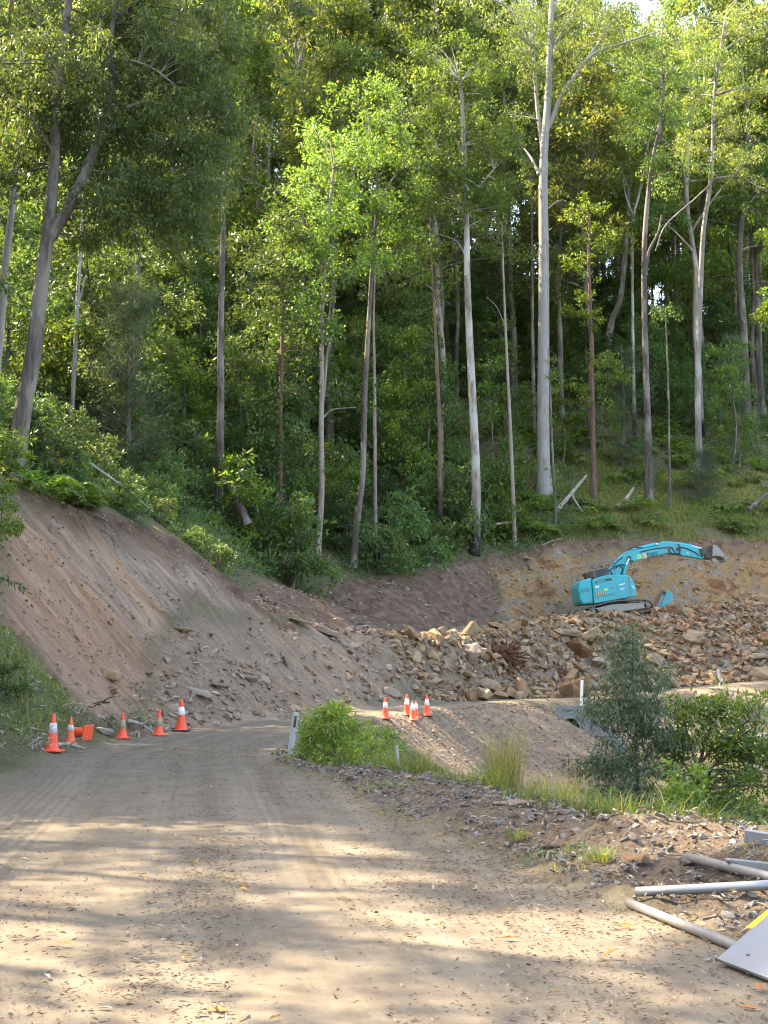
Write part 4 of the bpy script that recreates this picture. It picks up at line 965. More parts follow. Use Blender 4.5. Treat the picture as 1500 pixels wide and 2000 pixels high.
# the large blocks of the heap: every one a rock of its own
rgp = np.random.default_rng(5)
cand = pts_in(HEAPP, 900, rgp); got = []
for c in cand:
    if len(got) >= 218: break
    if 8.6 < c[0] < 15.2 and c[1] > 61.2: continue
    if c[0] > 16 and rgp.random() < .35: continue
    s = 1.12 * rgp.choice([.45, .6, .75, .95, 1.2], p=[.28, .32, .22, .13, .05])
    if c[0] < 3: s *= .7
    if any((c[0] - a) ** 2 + (c[1] - b) ** 2 < (.36 * (s + t)) ** 2 for a, b, t in got): continue
    got.append((c[0], c[1], s))
    side = ('orange-tinted block in the sunny right end of the rock heap', 'blocks of the sunny right end of the heap') if c[0] > 14 else (('broken tan block in the heap below the excavator', 'blocks of the heap below the excavator') if c[0] > 7 else ('broken tan block in the left part of the rock heap', 'blocks of the left part of the heap'))
    z = h1(c[0], c[1]) + s * .2
    o = mobj('rock', RME[int(rgp.integers(0, 14))], M['rock' if rgp.random() < .85 else 'rock_grey'], None, (c[0], c[1], z))
    o.scale = (s * (.85 + .4 * rgp.random()), s, s * (.8 + .3 * rgp.random())); o.rotation_euler = (rgp.normal() * .5, rgp.normal() * .5, rgp.random() * 6.28)
    tag(o, side[0], 'rock', side[1])

def scatter_rocks(name, pts, sizes, mat, rg_, lift=.1, flat=False, align=None):
    """countless small stones as one mass"""
    V_, L_, T_ = [], [], []; mb = MB(); z = H(pts[:, 0], pts[:, 1]); k = rg_.integers(0, len(RTL), len(pts))
    for i in range(len(RTL)):
        sel = np.where(k == i)[0]
        if not len(sel): continue
        tv, tf = RTL[i]; n = len(sel); s = sizes[sel]
        a = rg_.random(n) * 6.28; b = rg_.normal(size=n) * (.25 if flat else .6); c = rg_.normal(size=n) * (.25 if flat else .5)
        ca, sa_, cb, sb_, cc, sc__ = np.cos(a), np.sin(a), np.cos(b), np.sin(b), np.cos(c), np.sin(c)
        Rz = np.zeros((n, 3, 3)); Rz[:, 0, 0] = ca; Rz[:, 0, 1] = -sa_; Rz[:, 1, 0] = sa_; Rz[:, 1, 1] = ca; Rz[:, 2, 2] = 1
        Rx = np.zeros((n, 3, 3)); Rx[:, 0, 0] = 1; Rx[:, 1, 1] = cb; Rx[:, 1, 2] = -sb_; Rx[:, 2, 1] = sb_; Rx[:, 2, 2] = cb
        Ry = np.zeros((n, 3, 3)); Ry[:, 1, 1] = 1; Ry[:, 0, 0] = cc; Ry[:, 0, 2] = sc__; Ry[:, 2, 0] = -sc__; Ry[:, 2, 2] = cc
        Rm = Rz @ Rx @ Ry
        W_ = np.einsum('nij,vj->nvi', Rm, tv) * s[:, None, None] + np.stack([pts[sel, 0], pts[sel, 1], z[sel] + s * lift], 1)[:, None, :]
        base = (np.arange(n) * len(tv))
        for sz in set(len(f) for f in tf):
            fa = np.array([f for f in tf if len(f) == sz])
            fl = (fa[None] + base[:, None, None]).reshape(-1, sz)
            mb_v = np.zeros((0, 3)); mb.l.append((fl + mb.n).astype(np.int32).ravel()); mb.t.append(np.full(len(fl), sz, np.int32)); mb.m.append(np.zeros(len(fl), np.int32))
        mb.v.append(W_.reshape(-1, 3).astype(np.float32)); mb.n += n * len(tv)
    o = mb.build(name, M[mat]); o["kind"] = "stuff"; return o
def sz(n, lo, hi, rg_, p=2.2): return lo + (hi - lo) * rg_.random(n) ** p
q = pts_in(HEAPP, 5200, rgp); q = q[~((q[:, 0] > 8.8) & (q[:, 0] < 15) & (q[:, 1] > 63.2))]; scatter_rocks('rubble', q, sz(len(q), .12, .62, rgp, 2.0), 'rubble', rgp, .16)
q = pts_in(SPOILP, 15000, rgp); q = q[(q[:, 0] < 8) & (q[:, 1] < 66)]; scatter_rocks('rubble', q, np.where(q[:, 0] < -1.5, sz(len(q), .02, .34, rgp, 5.0), sz(len(q), .04, .46, rgp, 3.0)), 'rubble_tan', rgp, .10)
q = pts_in([(12, 60.5), (28, 64), (30, 73), (22, 72), (14, 67), (12, 64)], 2600, rgp); scatter_rocks('rubble', q, sz(len(q), .1, .5, rgp), 'rock_orange', rgp, .15)
q = pts_in(CUTP, 3600, rgp); scatter_rocks('rubble', q, sz(len(q), .02, .15, rgp, 4.5), 'rubble_tan', rgp, .1)
q = pts_in([(-6.5, 27), (-5.3, 28.5), (-3.6, 33), (-2, 37), (-4, 38), (-6.2, 33)], 900, rgp); scatter_rocks('rubble', q, sz(len(q), .03, .30, rgp, 4.5), 'rubble_tan', rgp, .12)
q = pts_in(SOILP, 1500, rgp); scatter_rocks('rubble', q, sz(len(q), .04, .3, rgp, 3.5), 'rubble_grey', rgp, .08)
q = pts_in(FILLP, 5200, rgp); scatter_rocks('rubble', q, sz(len(q), .03, .17, rgp, 3), 'rubble_grey', rgp, .05, True)
q = pts_in(FILL2P, 1500, rgp); scatter_rocks('rubble', q, sz(len(q), .03, .16, rgp, 3), 'rubble_grey', rgp, .05, True)
q = pts_in(FACEP, 1300, rgp); scatter_rocks('rubble', q, sz(len(q), .06, .4, rgp, 2.8), 'rubble', rgp, .05)
bp = pts_in(BERMP, 24000, rgp); bp = bp[bp[:, 1] < 26]; scatter_rocks('gravel', bp, sz(len(bp), .012, .10, rgp, 3.6), 'rubble_dull', rgp, .12)
rp = pts_in(ROADP, 26000, rgp); rp = rp[(rp[:, 1] > 4) & (rp[:, 1] < 30)]; rp = rp[rgp.random(len(rp)) < np.clip(9 / rp[:, 1], .1, 1)]
scatter_rocks('gravel', rp, sz(len(rp), .006, .034, rgp, 4), 'rubble_grey', rgp, .1)

# blocks and slabs one can single out
for (u, v, px_, lab, k, mat, scl, rot) in [
    (213, 1338, 46, 'squarish brown-grey block resting at the foot of the orange cutting', 2, 'rock', (1, .8, .8), (.1, .1, .4)),
    (515, 1326, 34, 'pale whitish block on the rubble slope above the bend', 0, 'rock_grey', (1, .8, .9), (.3, .2, .8)),
    (487, 1334, 36, 'pale grey slab lying left of the whitish block on the rubble slope', 3, 'rock_grey', (1, .7, .9), (.3, .1, .3)),
    (566, 1300, 44, 'long pale slab standing on edge down the rubble slope', 1, 'rock_grey', (1.2, .5, .7), (.2, 1.1, .5)),
    (357, 1237, 44, 'flat reddish slab perched where the cutting meets the rubble mound', 3, 'rock', (1.2, .8, .6), (0, .1, .1)),
    (588, 1222, 40, 'pale slab at the left end of the rubble rim', 3, 'rock_grey', (1.3, .9, .6), (.05, .2, .3)),
    (640, 1243, 46, 'tilted flat slab on the rubble rim left of the grey machine attachment', 7, 'rock_grey', (1.3, .8, .8), (.1, .35, .2)),
    (765, 1362, 34, 'upright grey slab leaning behind the lone cone of the far group', 3, 'rock_grey', (1.1, .9, 1.1), (1.2, .2, .3)),
    (742, 1368, 30, 'pale block beside the upright grey slab by the far cones', 4, 'rock_grey', (1, .9, .8), (.2, .1, .9)),
    (855, 1350, 40, 'sloping pale slab just behind the rightmost cone', 11, 'rock_grey', (1.3, .8, .6), (.2, .3, .4)),
    (932, 1282, 40, 'rounded tan boulder left of the red-brown root mass', 8, 'rock', (1.1, .9, .8), (.1, .1, .3)),
    (955, 1350, 44, 'big tan boulder at the foot of the rock heap near the embankment', 2, 'rock', (1, 1, .9), (.2, .1, 1.0)),
    (655, 1368, 40, 'pale flat block just above the leafy roadside bush', 4, 'rock_grey', (1.1, .8, .6), (.15, .2, .4)),
    (575, 1385, 26, 'tan stone beside the road bend above the white guide post', 0, 'rock', (1, .8, .7), (.1, .2, .2)),
    (390, 1365, 44, 'low grey slab on the verge above the leftmost pale-collared cone pair', 7, 'rock_grey', (1.4, .7, .6), (.1, .2, -.5)),
    (430, 1352, 34, 'grey flat stone left of the pale slabs above the bend', 3, 'rock_grey', (1.2, .8, .6), (.2, .1, .5)),
    (205, 1435, 40, 'grey jagged stone among leaves by the toppled cone', 5, 'rock_grey', (1.1, .7, .8), (.2, .2, .8)),
    (290, 1410, 24, 'brown stone behind the two khaki-collared cones', 6, 'rock', (1, .8, .8), (.2, .1, .3))]:
    p = ground(u, v, 18)
    s = px_ / F * p[1]
    o = mobj('rock', RME[k], M[mat], None, (p[0], p[1], h1(p[0], p[1]) + s * .18)); o.scale = (s * scl[0], s * scl[1], s * scl[2]); o.rotation_euler = rot
    tag(o, lab, 'rock')
for (u, v, Y, px_, lab, k, mat, scl, rot) in [
    (607, 1496, 19.6, 26, 'tan stone at the foot of the leafy roadside bush', 0, 'rock', (1, .8, .8), (.1, .1, .2)),
    (1005, 1566, 12.3, 88, 'flat pale slab lying on top of the roadside berm', 3, 'rock_grey', (1, .7, .42), (.05, -.05, .2)),
    (955, 1562, 13.2, 30, 'small orange-tan stone on the berm left of the flat pale slab', 4, 'rock', (1, .8, .8), (.2, .1, .5)),
    (880, 1555, 14.6, 26, 'square tan stone on the berm under the grass tufts', 0, 'rock', (1, .9, .8), (.1, .1, .9)),
    (1110, 1580, 11.6, 60, 'broad stone half buried behind the flat pale slab', 7, 'rock_grey', (1.1, .8, .4), (.05, .1, .4))]:
    p = P(u, v, Y); s = px_ / F * Y
    o = mobj('rock', RME[k], M[mat], None, (p[0], Y, h1(p[0], Y) + s * .15 * scl[2])); o.scale = (s * scl[0], s * scl[1], s * scl[2]); o.rotation_euler = rot
    tag(o, lab, 'rock')
cnt = 0
for c in bp[rgp.permutation(len(bp))]:
    if cnt >= 34: break
    if c[1] < 7: continue
    cnt += 1; s = rgp.choice([.12, .17, .24, .32], p=[.5, .3, .15, .05])
    o = mobj('rock', RME[int(rgp.integers(0, 14))], M['rock_grey' if rgp.random() < .7 else 'rock'], None, (c[0], c[1], h1(c[0], c[1]) + s * .12)); o.scale = (s, s * .8, s * .7); o.rotation_euler = (rgp.normal() * .4, rgp.normal() * .4, rgp.random() * 6)
    tag(o, 'small grey stone bedded in the leaf-strewn roadside berm', 'rock', 'stones in the roadside berm')

# ------------------------------------------------------------------ fallen leaves, bark and twigs
def litter(name, pts, L, Wd, mat, rg_, tilt=.35, lift=.012, curl=True):
    n = len(pts); a = rg_.random(n) * 6.28
    d = np.stack([np.cos(a), np.sin(a), rg_.normal(size=n) * tilt * .5], 1); nr = np.stack([rg_.normal(size=n) * tilt, rg_.normal(size=n) * tilt, np.ones(n)], 1)
    c = np.stack([pts[:, 0], pts[:, 1], H(pts[:, 0], pts[:, 1]) + lift + rg_.random(n) * lift], 1)
    mb = MB(); s = .55 + .8 * rg_.random(n); leaves(mb, c, d, nr, L * s, Wd * s, fold=.35)
    o = mb.build(name, M[mat]); o["kind"] = "stuff"; return o
rl = pts_in(ROADP, 90000, rgp); rl = rl[(rl[:, 1] > 4.2) & (rl[:, 1] < 40)]
ru, rv = road_uv(rl[:, 0], rl[:, 1])
nearR = np.clip((ru - 1.9) / 1.4, 0, 1); nearL = np.clip((-ru - 2.3) / 1.0, 0, 1)
patch = np.clip((fbm(ru * 1.1, rv * .45, 5, 4) - .05) * 5, 0, 1) * np.clip((ru + 2.2) / 2.5, .05, 1)
dens = .022 + .55 * nearR + .35 * nearL * (rl[:, 1] < 26) + .55 * patch
def strips(x, y): return np.clip(np.exp(-((x + 1.05 + .1 * (y - 6.5)) / .32) ** 2) * ((y > 5.8) & (y < 12)), 0, 1)
dens = dens + .5 * strips(rl[:, 0], rl[:, 1])
keep = rgp.random(len(rl)) < dens * np.clip(13 / rl[:, 1], .25, 1) * .85
lp = rl[keep]
i = rgp.random(len(lp)); litter('leaf_litter', lp[i < .80], .06, .014, 'litter', rgp); litter('leaf_litter', lp[(i >= .80) & (i < .86)], .095, .026, 'litter_gold', rgp); litter('leaf_litter', lp[i >= .86], .08, .022, 'litter_pale', rgp)
fb = pts_in(ROADP, 260000, rgp); fb = fb[(fb[:, 1] > 4.2) & (fb[:, 1] < 24)]; fu, fv = np.concatenate([np.stack(road_uv(fb[k:k + 20000, 0], fb[k:k + 20000, 1]), 1) for k in range(0, len(fb), 20000)]).T
fd = .03 + .9 * np.clip((fbm(fu * 1.3, fv * .5, 5, 4) - .02) * 5, 0, 1) * np.clip((fu + 2.6) / 2.2, .12, 1) + .6 * np.clip((fu - 1.7) / 1.0, 0, 1)
def strips(x, y):
    a = np.exp(-((x + 1.05 + .1 * (y - 6.5)) / .32) ** 2) * ((y > 5.8) & (y < 12))
    b = np.exp(-(((x + 2.4) / .35) ** 2 + ((y - 8.4) / .8) ** 2)) * .8
    tt = np.clip(((x - .2) * .9 - (y - 9.6) * 2.6) / 7.57, 0, 1); c = np.exp(-((np.hypot(x - .2 - .9 * tt, y - 9.6 + 2.6 * tt)) / .34) ** 2)
    return np.clip(np.maximum(a, np.maximum(b, c)) * (1.1 + 3.0 * fbm(x * 1.7, y * 1.2, 8, 3)), 0, 1)
fd = np.maximum(fd, 1.0 * strips(fb[:, 0], fb[:, 1]))
fb = fb[rgp.random(len(fb)) < fd * np.clip(9 / fb[:, 1], .2, 1)]
litter('bark_crumbs', fb, .034, .009, 'litter', rgp, .5, .006)
bl = pts_in(BERMP, 30000, rgp); bl = bl[(bl[:, 1] > 5) & (bl[:, 1] < 27)]; bl = bl[rgp.random(len(bl)) < .55 * np.clip(15 / bl[:, 1], .4, 1)]
i = rgp.random(len(bl)); litter('leaf_litter', bl[i < .7], .065, .017, 'litter', rgp, .8, .03); litter('leaf_litter', bl[i >= .7], .07, .019, 'litter_pale', rgp, .8, .03)
bk = pts_in(BANKP, 90000, rgp); bk = bk[(bk[:, 1] > 14) & (bk[:, 0] > -9.5)]
litter('leaf_litter', bk[:2200], .12, .04, 'litter', rgp, .8, .03); litter('leaf_litter', bk[2200:2900], .14, .035, 'litter_pale', rgp, .9, .06)
fl = pts_in(FILLP, 2600, rgp); litter('leaf_litter', fl, .13, .035, 'litter', rgp, .6, .02); fl = pts_in(FILL2P, 900, rgp); litter('leaf_litter', fl, .13, .035, 'litter', rgp, .6, .02)
ff = np.stack([rgp.uniform(-24, 38, 42000), rgp.uniform(46, 118, 42000)], 1); Rf = region_masks(ff[:, 0], ff[:, 1])
ff = ff[~(Rf['cut'] | Rf['spoil'] | Rf['face'] | Rf['soil'] | Rf['road'] | Rf['fill'] | Rf['berm']) & (np.abs(ff[:, 0]) < .34 * ff[:, 1])]
litter('leaf_litter', ff, .26, .07, 'litter', rgp, .6, .04)

# ------------------------------------------------------------------ grass and low green cover
def blades(name, pts, hgt, wd, mat, rg_, arch=.6, segs=2):
    n = len(pts); a = rg_.random(n) * 6.28; b = np.stack([pts[:, 0], pts[:, 1], H(pts[:, 0], pts[:, 1]) - .02], 1)
    e = np.stack([np.cos(a), np.sin(a), np.zeros(n)], 1); sd = np.stack([-np.sin(a), np.cos(a), np.zeros(n)], 1)
    h = hgt * (.4 + .9 * rg_.random(n)); ar = arch * (.3 + rg_.random(n)); rows = []
    for k in range(segs + 1):
        f = k / segs; wv = wd * (1 - f) ** .8 + .001
        c = b + e * (h * ar * f ** 2)[:, None] + np.array((0, 0, 1.0)) * (h * (f - .3 * ar * f ** 2.4))[:, None]
        rows += [c - sd * wv / 2, c + sd * wv / 2]
    V_ = np.stack(rows, 1).reshape(-1, 3); m = 2 * (segs + 1); mb = MB()
    for k in range(segs): mb.add(np.zeros((0, 3)), np.stack([np.arange(n) * m + 2 * k, np.arange(n) * m + 2 * k + 1, np.arange(n) * m + 2 * k + 3, np.arange(n) * m + 2 * k + 2], 1))
    mb.v = [V_.astype(np.float32)]; o = mb.build(name, M[mat]); o["kind"] = "stuff"; return o
g = np.stack([rgp.uniform(9, 27, 70000), rgp.uniform(70, 86, 70000)], 1)
ct = np.array(CUT_TOP); ok = (g[:, 1] > np.interp(g[:, 0], ct[:, 0], ct[:, 1]) + .1) & (g[:, 0] < .335 * g[:, 1]) & (fbm(g[:, 0] * .4, g[:, 1] * .4, 91, 3) * 2.2 + .35 * np.clip((g[:, 0] - 9) / 10, 0, 1) + .2 * np.clip((80 - g[:, 1]) / 8, -1, 1) > .12)
g = g[ok]; blades('grass', g[: len(g) // 2], .30, .028, 'drygrass', rgp); blades('grass', g[len(g) // 2:], .26, .028, 'grass', rgp)
g = bk[2900:]; g = g[fbm(g[:, 0] * .7, g[:, 1] * .7, 14, 3) > -.04]; blades('grass', g, .26, .014, 'grass', rgp, 1.0)
gl = pts_in(BERM[::-1] + [(-1.6, 22), (-1.2, 27), (0.5, 30), (3.2, 30), (5, 20), (8, 12), (9, 8)], 22000, rgp)
gl = gl[fbm(gl[:, 0] * .8, gl[:, 1] * .8, 44, 3) > .0]; blades('grass', gl, .30, .012, 'grass', rgp, .9, 3)
gb = bp[(fbm(bp[:, 0] * .9, bp[:, 1] * .9, 61, 3) > .14)]; blades('grass', gb[:7000], .15, .009, 'grass', rgp, .9)
# low leafy ground cover of the shaded forest floor
uc = np.stack([rgp.uniform(-26, 12, 60000), rgp.uniform(30, 84, 60000)], 1)
Ru = region_masks(uc[:, 0], uc[:, 1]); okc = ~(Ru['cut'] | Ru['spoil'] | Ru['face'] | Ru['soil'] | Ru['road'] | Ru['fill'] | Ru['berm'] | Ru['bank'])
okc &= (np.abs(uc[:, 0]) < .34 * uc[:, 1]) & (uc[:, 1] > np.interp(uc[:, 0], [-10, -3.6, .78, 3.6, 7.3, 10.5, 13], [33, 58, 62, 66, 70, 72, 73])) & (fbm(uc[:, 0] * .3, uc[:, 1] * .3, 15, 3) > -.05)
uc = uc[okc]; n = len(uc); mb = MB()
c = np.stack([uc[:, 0], uc[:, 1], H(uc[:, 0], uc[:, 1]) + rgp.random(n) * .45], 1)
for rep in range(3):
    leaves(mb, c + rgp.normal(size=(n, 3)) * np.array((.18, .18, .1)), rgp.normal(size=(n, 3)) + np.array((0, 0, .3)), rgp.normal(size=(n, 3)) * .6 + np.array((0, 0, 1)), .2 + .1 * rgp.random(n), .08)
o = mb.build('undergrowth', M['broad']); o["kind"] = "stuff"
uc = np.stack([rgp.uniform(4, 40, 16000), rgp.uniform(76, 122, 16000)], 1); uc = uc[(uc[:, 0] < .34 * uc[:, 1]) & (fbm(uc[:, 0] * .22, uc[:, 1] * .22, 25, 3) > .0)]; n = len(uc); mb = MB()
c = np.stack([uc[:, 0], uc[:, 1], H(uc[:, 0], uc[:, 1]) + rgp.random(n) * .55], 1)
for rep in range(3):
    leaves(mb, c + rgp.normal(size=(n, 3)) * np.array((.2, .2, .12)), rgp.normal(size=(n, 3)) + np.array((0, 0, .3)), rgp.normal(size=(n, 3)) * .6 + np.array((0, 0, 1)), .26 + .14 * rgp.random(n), .09)
o = mb.build('undergrowth', M['fern']); o["kind"] = "stuff"

def tussock(u, v, Y, n, spread, hgt, label, mat, seed, wd=.008, arch=.6):
    p = P(u, v, Y); me = grass_mesh(seed, n, spread, hgt, wd, arch); me.materials.append(M[mat])
    o = bpy.data.objects.new('grass_tussock', me); COL.objects.link(o); o.location = (p[0], Y, h1(p[0], Y) - .03); return tag(o, label, 'grass')
tussock(985, 1500, 15.2, 330, .22, .95, 'tall upright grass clump standing against the embankment', 'drygrass', 501, .010, .32)
tussock(960, 1520, 14.8, 200, .22, .50, 'short bright tuft at the left foot of the tall grass clump', 'grass', 502, .010, .6)
tussock(1082, 1545, 13.2, 330, .26, .55, 'spiky straw-tipped tussock right of the tall grass clump', 'drygrass', 503, .009, .75)
tussock(805, 1490, 17.6, 420, .28, .58, 'dense soft green tussock beside the thin white stake', 'grass', 504, .008, .8)
tussock(745, 1490, 18.6, 300, .3, .45, 'soft green tuft right of the leafy roadside bush', 'grass', 505, .008, .8)
tussock(905, 1520, 15.8, 260, .26, .32, 'low bright tuft on the berm left of the tall grass clump', 'grass', 506, .009, .9)
tussock(1190, 1590, 11.8, 260, .3, .30, 'low green tuft on the berm under the grey-green sapling', 'grass', 507, .008, .9)
tussock(1170, 1640, 10.0, 120, .12, .16, 'small bright green tuft among dry leaves on the berm face', 'grass', 508, .008, .9)
tussock(1350, 1610, 11.6, 240, .3, .34, 'loose green grass clump on the berm crest near the right edge', 'grass', 509, .008, .8)
tussock(1010, 1620, 11.1, 90, .10, .13, 'tiny green tuft on the stony face of the berm', 'grass', 510, .007, .9)

# roadside bushes and the saplings in the gully
def bush(u, v, Y, tp, mats, label, name='shrub', rz=0.3, s=1.0, cat='shrub'):
    p = P(u, v, Y); return stand(name, tp, mats, p[0], Y, label, cat, None, s, rz, .03)
bush(650, 1500, 20.0, bushy_template(601, 1.12, .80, .016, 3, 75, 60, .115, .024, 'broad', .08, .19), (M['bark_grey'], M['shrub_bright']), 'leafy bright green roadside bush beside the white guide post')
bush(728, 1478, 21.0, bushy_template(602, .75, .55, .012, 3, 40, 50, .09, .02, 'broad', .1, .15), (M['bark_grey'], M['shrub_bright']), 'smaller open green bush right of the leafy roadside bush')
bush(760, 1440, 25.0, bushy_template(603, .75, .6, .012, 4, 28, 40, .09, .02, 'broad', .1, .16), (M['bark_grey'], M['gum_green']), 'thin dull green bush at the head of the embankment')
hero('sapling', 'slender grey-green gum sapling with drooping leaves in front of the rock heap', [(1250, 1620), (1245, 1530), (1241, 1450), (1238, 1370), (1236, 1290), (1236, 1225)], 20, 7, 'bark_dark', 'bluegum',
     [([(1241, 1450), (1215, 1420), (1185, 1400)], 3), ([(1240, 1420), (1270, 1390), (1300, 1375)], 3), ([(1244, 1520), (1215, 1500), (1170, 1490)], 3), ([(1244, 1490), (1280, 1465), (1300, 1440)], 3)],
     [(1235, 1255, 34, 36, 12, .3), (1235, 1325, 72, 45, 28, .6), (1222, 1390, 85, 45, 32, .7), (1270, 1400, 40, 40, 12, .5), (1185, 1490, 60, 30, 18, .5), (1240, 1470, 60, 40, 14, .5), (1225, 1540, 80, 36, 18, .5), (1290, 1440, 40, 40, 10, .4)], 74, .125, .019, cR=.34, seed=30)
hero('shrub_tree', 'open branching shrub with bright rounded leaves right of the grey-green sapling', [(1368, 1600), (1366, 1540), (1370, 1480), (1385, 1430), (1405, 1390)], 20.5, 9, 'bark_dark', 'shrub',
     [([(1368, 1520), (1350, 1460), (1335, 1400), (1345, 1365)], 6, .3), ([(1370, 1490), (1400, 1450), (1440, 1420), (1480, 1400)], 5, -.3), ([(1366, 1540), (1335, 1490), (1310, 1450)], 4, .3), ([(1367, 1530), (1400, 1490), (1430, 1480)], 4, .4)],
     [(1345, 1385, 50, 34, 18, .5), (1400, 1390, 50, 40, 20, .5), (1470, 1385, 60, 34, 20, .5), (1430, 1490, 90, 60, 26, .7), (1490, 1500, 40, 60, 16, .5), (1290, 1480, 40, 40, 10, .5), (1370, 1450, 70, 36, 24, .6), (1310, 1450, 34, 40, 10, .4), (1440, 1450, 50, 30, 12, .5), (1330, 1530, 60, 40, 14, .5), (1440, 1520, 60, 40, 14, .5), (1490, 1450, 30, 40, 14, .4), (1400, 1560, 90, 40, 24, .6), (1320, 1400, 50, 40, 12, .5), (1420, 1440, 80, 50, 24, .6)], 40, .08, .036, 'up', cR=.24, seed=31)
for (u, v, Y, k, s, lab, mt) in [(1455, 1600, 16.5, 0, .55, 'dark leafy shrub crowding the right edge behind the berm', 'broad'), (1300, 1580, 16.8, 1, .5, 'low leafy shrub between the sapling and the bright-leaved shrub', 'shrub'), (1180, 1555, 18, 2, .32, 'small weedy shrub left of the sapling foot', 'broad'), (1495, 1560, 19, 2, .55, 'taller dark shrub at the right edge below the logs', 'broad'), (1395, 1605, 15.5, 1, .5, 'spreading low shrub behind the berm crest', 'broad'), (1245, 1600, 16, 1, .42, 'low green weeds-like shrub at the sapling foot', 'shrub'), (1420, 1555, 20, 0, .6, 'half-shaded shrub under the bright-leaved branches', 'broad'), (1470, 1500, 22, 2, .6, 'leafy shrub under the pale logs at the right edge', 'shrub'), (1330, 1560, 18, 2, .55, 'tall leafy shrub in the gully behind the sapling', 'shrub'), (1210, 1560, 20, 0, .6, 'dark shrub in the gully at the toe of the embankment', 'broad'), (1440, 1640, 13.5, 1, .4, 'low green shrub on the berm crest at the right edge', 'broad'), (1375, 1530, 22, 2, .7, 'leafy shrub behind the stems of the bright-leaved shrub', 'broad'), (1290, 1530, 21, 0, .6, 'shrub of mixed greens between sapling and bright-leaved shrub', 'shrub'), (1490, 1370, 30, 0, .55, 'leafy shrub in front of the far road fill at the right edge', 'shrub')]:
    p = P(u, v, Y); stand('shrub', SHT[k], (M['bark_dark'], M[mt]), p[0], Y, lab, 'shrub', None, s)
for (u, v, Y, k, s, lab, mt) in [(10, 930, 33.5, 0, .8, 'yellow-green shrub at the foot of the big forked gum, left edge', 'shrub'), (60, 880, 36, 2, .8, 'rounded olive shrub behind the foot of the big forked gum', 'gum_olive'), (-14, 1010, 29, 2, .6, 'leafy shrub hanging at the left edge beside the cutting', 'shrub'), (8, 1290, 23, 1, .5, 'dark weedy shrub low on the green bank at the left edge', 'broad'), (110, 880, 38, 0, 1.0, 'green shrub right of the big forked gum foot above the cutting', 'broad')]:
    p = P(u, v, Y); stand('shrub', SHT[k], (M['bark_dark'], M[mt]), p[0], Y, lab, 'shrub', None, s)
# a leafy spray of a tree out of the picture hanging in from the left edge
mbl, mtw = MB(), MB(); a = P(-60, 1120, 16); b_ = P(52, 1150, 16)
pth = bez(a, (a + b_) / 2 + np.array((0, 0, .12)), b_, 14); e = empty('branch', a, 'leafy dark twig hanging in over the cutting from the left edge', 'branch')
tube(mtw, pth - a, np.linspace(.012, .003, 14), 5)
for t_ in range(4, 14): leaves(mbl, np.repeat((pth - a)[t_][None], 6, 0) + rg.normal(size=(6, 3)) * .02, rg.normal(size=(6, 3)) * .6 + np.array((.5, 0, -.8)), rg.normal(size=(6, 3)), .10, .028)
mobj('stem', mtw.mesh('stem', True), M['bark_dark'], e); mobj('leaves', mbl.mesh('leaves'), M['broad'], e)

# ------------------------------------------------------------------ dead wood
def log(path, r0, r1, label, name='log', mat='deadwood', forks=(), sides=9):
    p = spline(path, 16); o = p[0].copy(); mb = MB(); rad = np.linspace(r0, r1, 16) * (1 + .08 * np.sin(np.arange(16) * 1.7)); tube(mb, p - o, rad, sides)
    for f in forks: tube(mb, spline(np.array(f) - o, 8), np.linspace(r1 * 1.1, r1 * .35, 8), 6)
    ob = mb.build(name, M[mat], smooth=True); ob.location = o; return tag(ob, label, 'log' if name == 'log' else 'branch')
log([P(484, 1025, 55), P(466, 985, 55), P(440, 935, 55.6)], .22, .18, 'thick dead log leaning against the burnt-sided dark trunk', mat='bark_dark')
log([P(1085, 1000, 76), P(1115, 965, 76.3), P(1146, 928, 76.6)], .17, .07, 'bleached fallen limb slanting up right of the giant gum', forks=[[P(1115, 965, 76.3), P(1128, 985, 76), P(1138, 1000, 75.6)]])
log([P(1205, 990, 77), P(1222, 975, 77.3), P(1238, 952, 77.6)], .16, .07, 'short bleached stump-like limb above the excavator', forks=[[P(1222, 975, 77.3), P(1240, 985, 77), P(1250, 988, 76.8)]])
log([P(945, 1045, 70.5), P(948, 1030, 70.5), P(980, 1022, 71), P(1004, 1020, 71.5)], .10, .06, 'crooked grey branch arched between the white trunk and the slender pole', 'branch')
log([P(1462, 995, 76), P(1480, 980, 77), P(1510, 955, 78)], .15, .10, 'dark fallen log in the grass at the right edge', mat='bark_dark')
log([P(1478, 735, 104), P(1500, 755, 103), P(1530, 800, 102)], .35, .25, 'pale fallen trunk sloping down at the right edge of the slope')
for i, (a, b_, r_, lab) in enumerate([((1445, 1432, 33), (1530, 1462, 32), .16, 'thick pale log at the right edge, uppermost of the fallen logs'), ((1440, 1462, 31), (1520, 1496, 30), .14, 'long pale log below the uppermost log at the right edge'), ((1450, 1478, 34), (1520, 1440, 33), .10, 'thinner log crossing the pale logs at the right edge'), ((1455, 1500, 30), (1530, 1520, 29), .10, 'dark lowest log of the fallen logs at the right edge')]):
    A_, B_ = P(*a), P(*b_); log([A_, (A_ + B_) / 2 + np.array((0, 0, .08)), B_], r_, r_ * .8, lab)
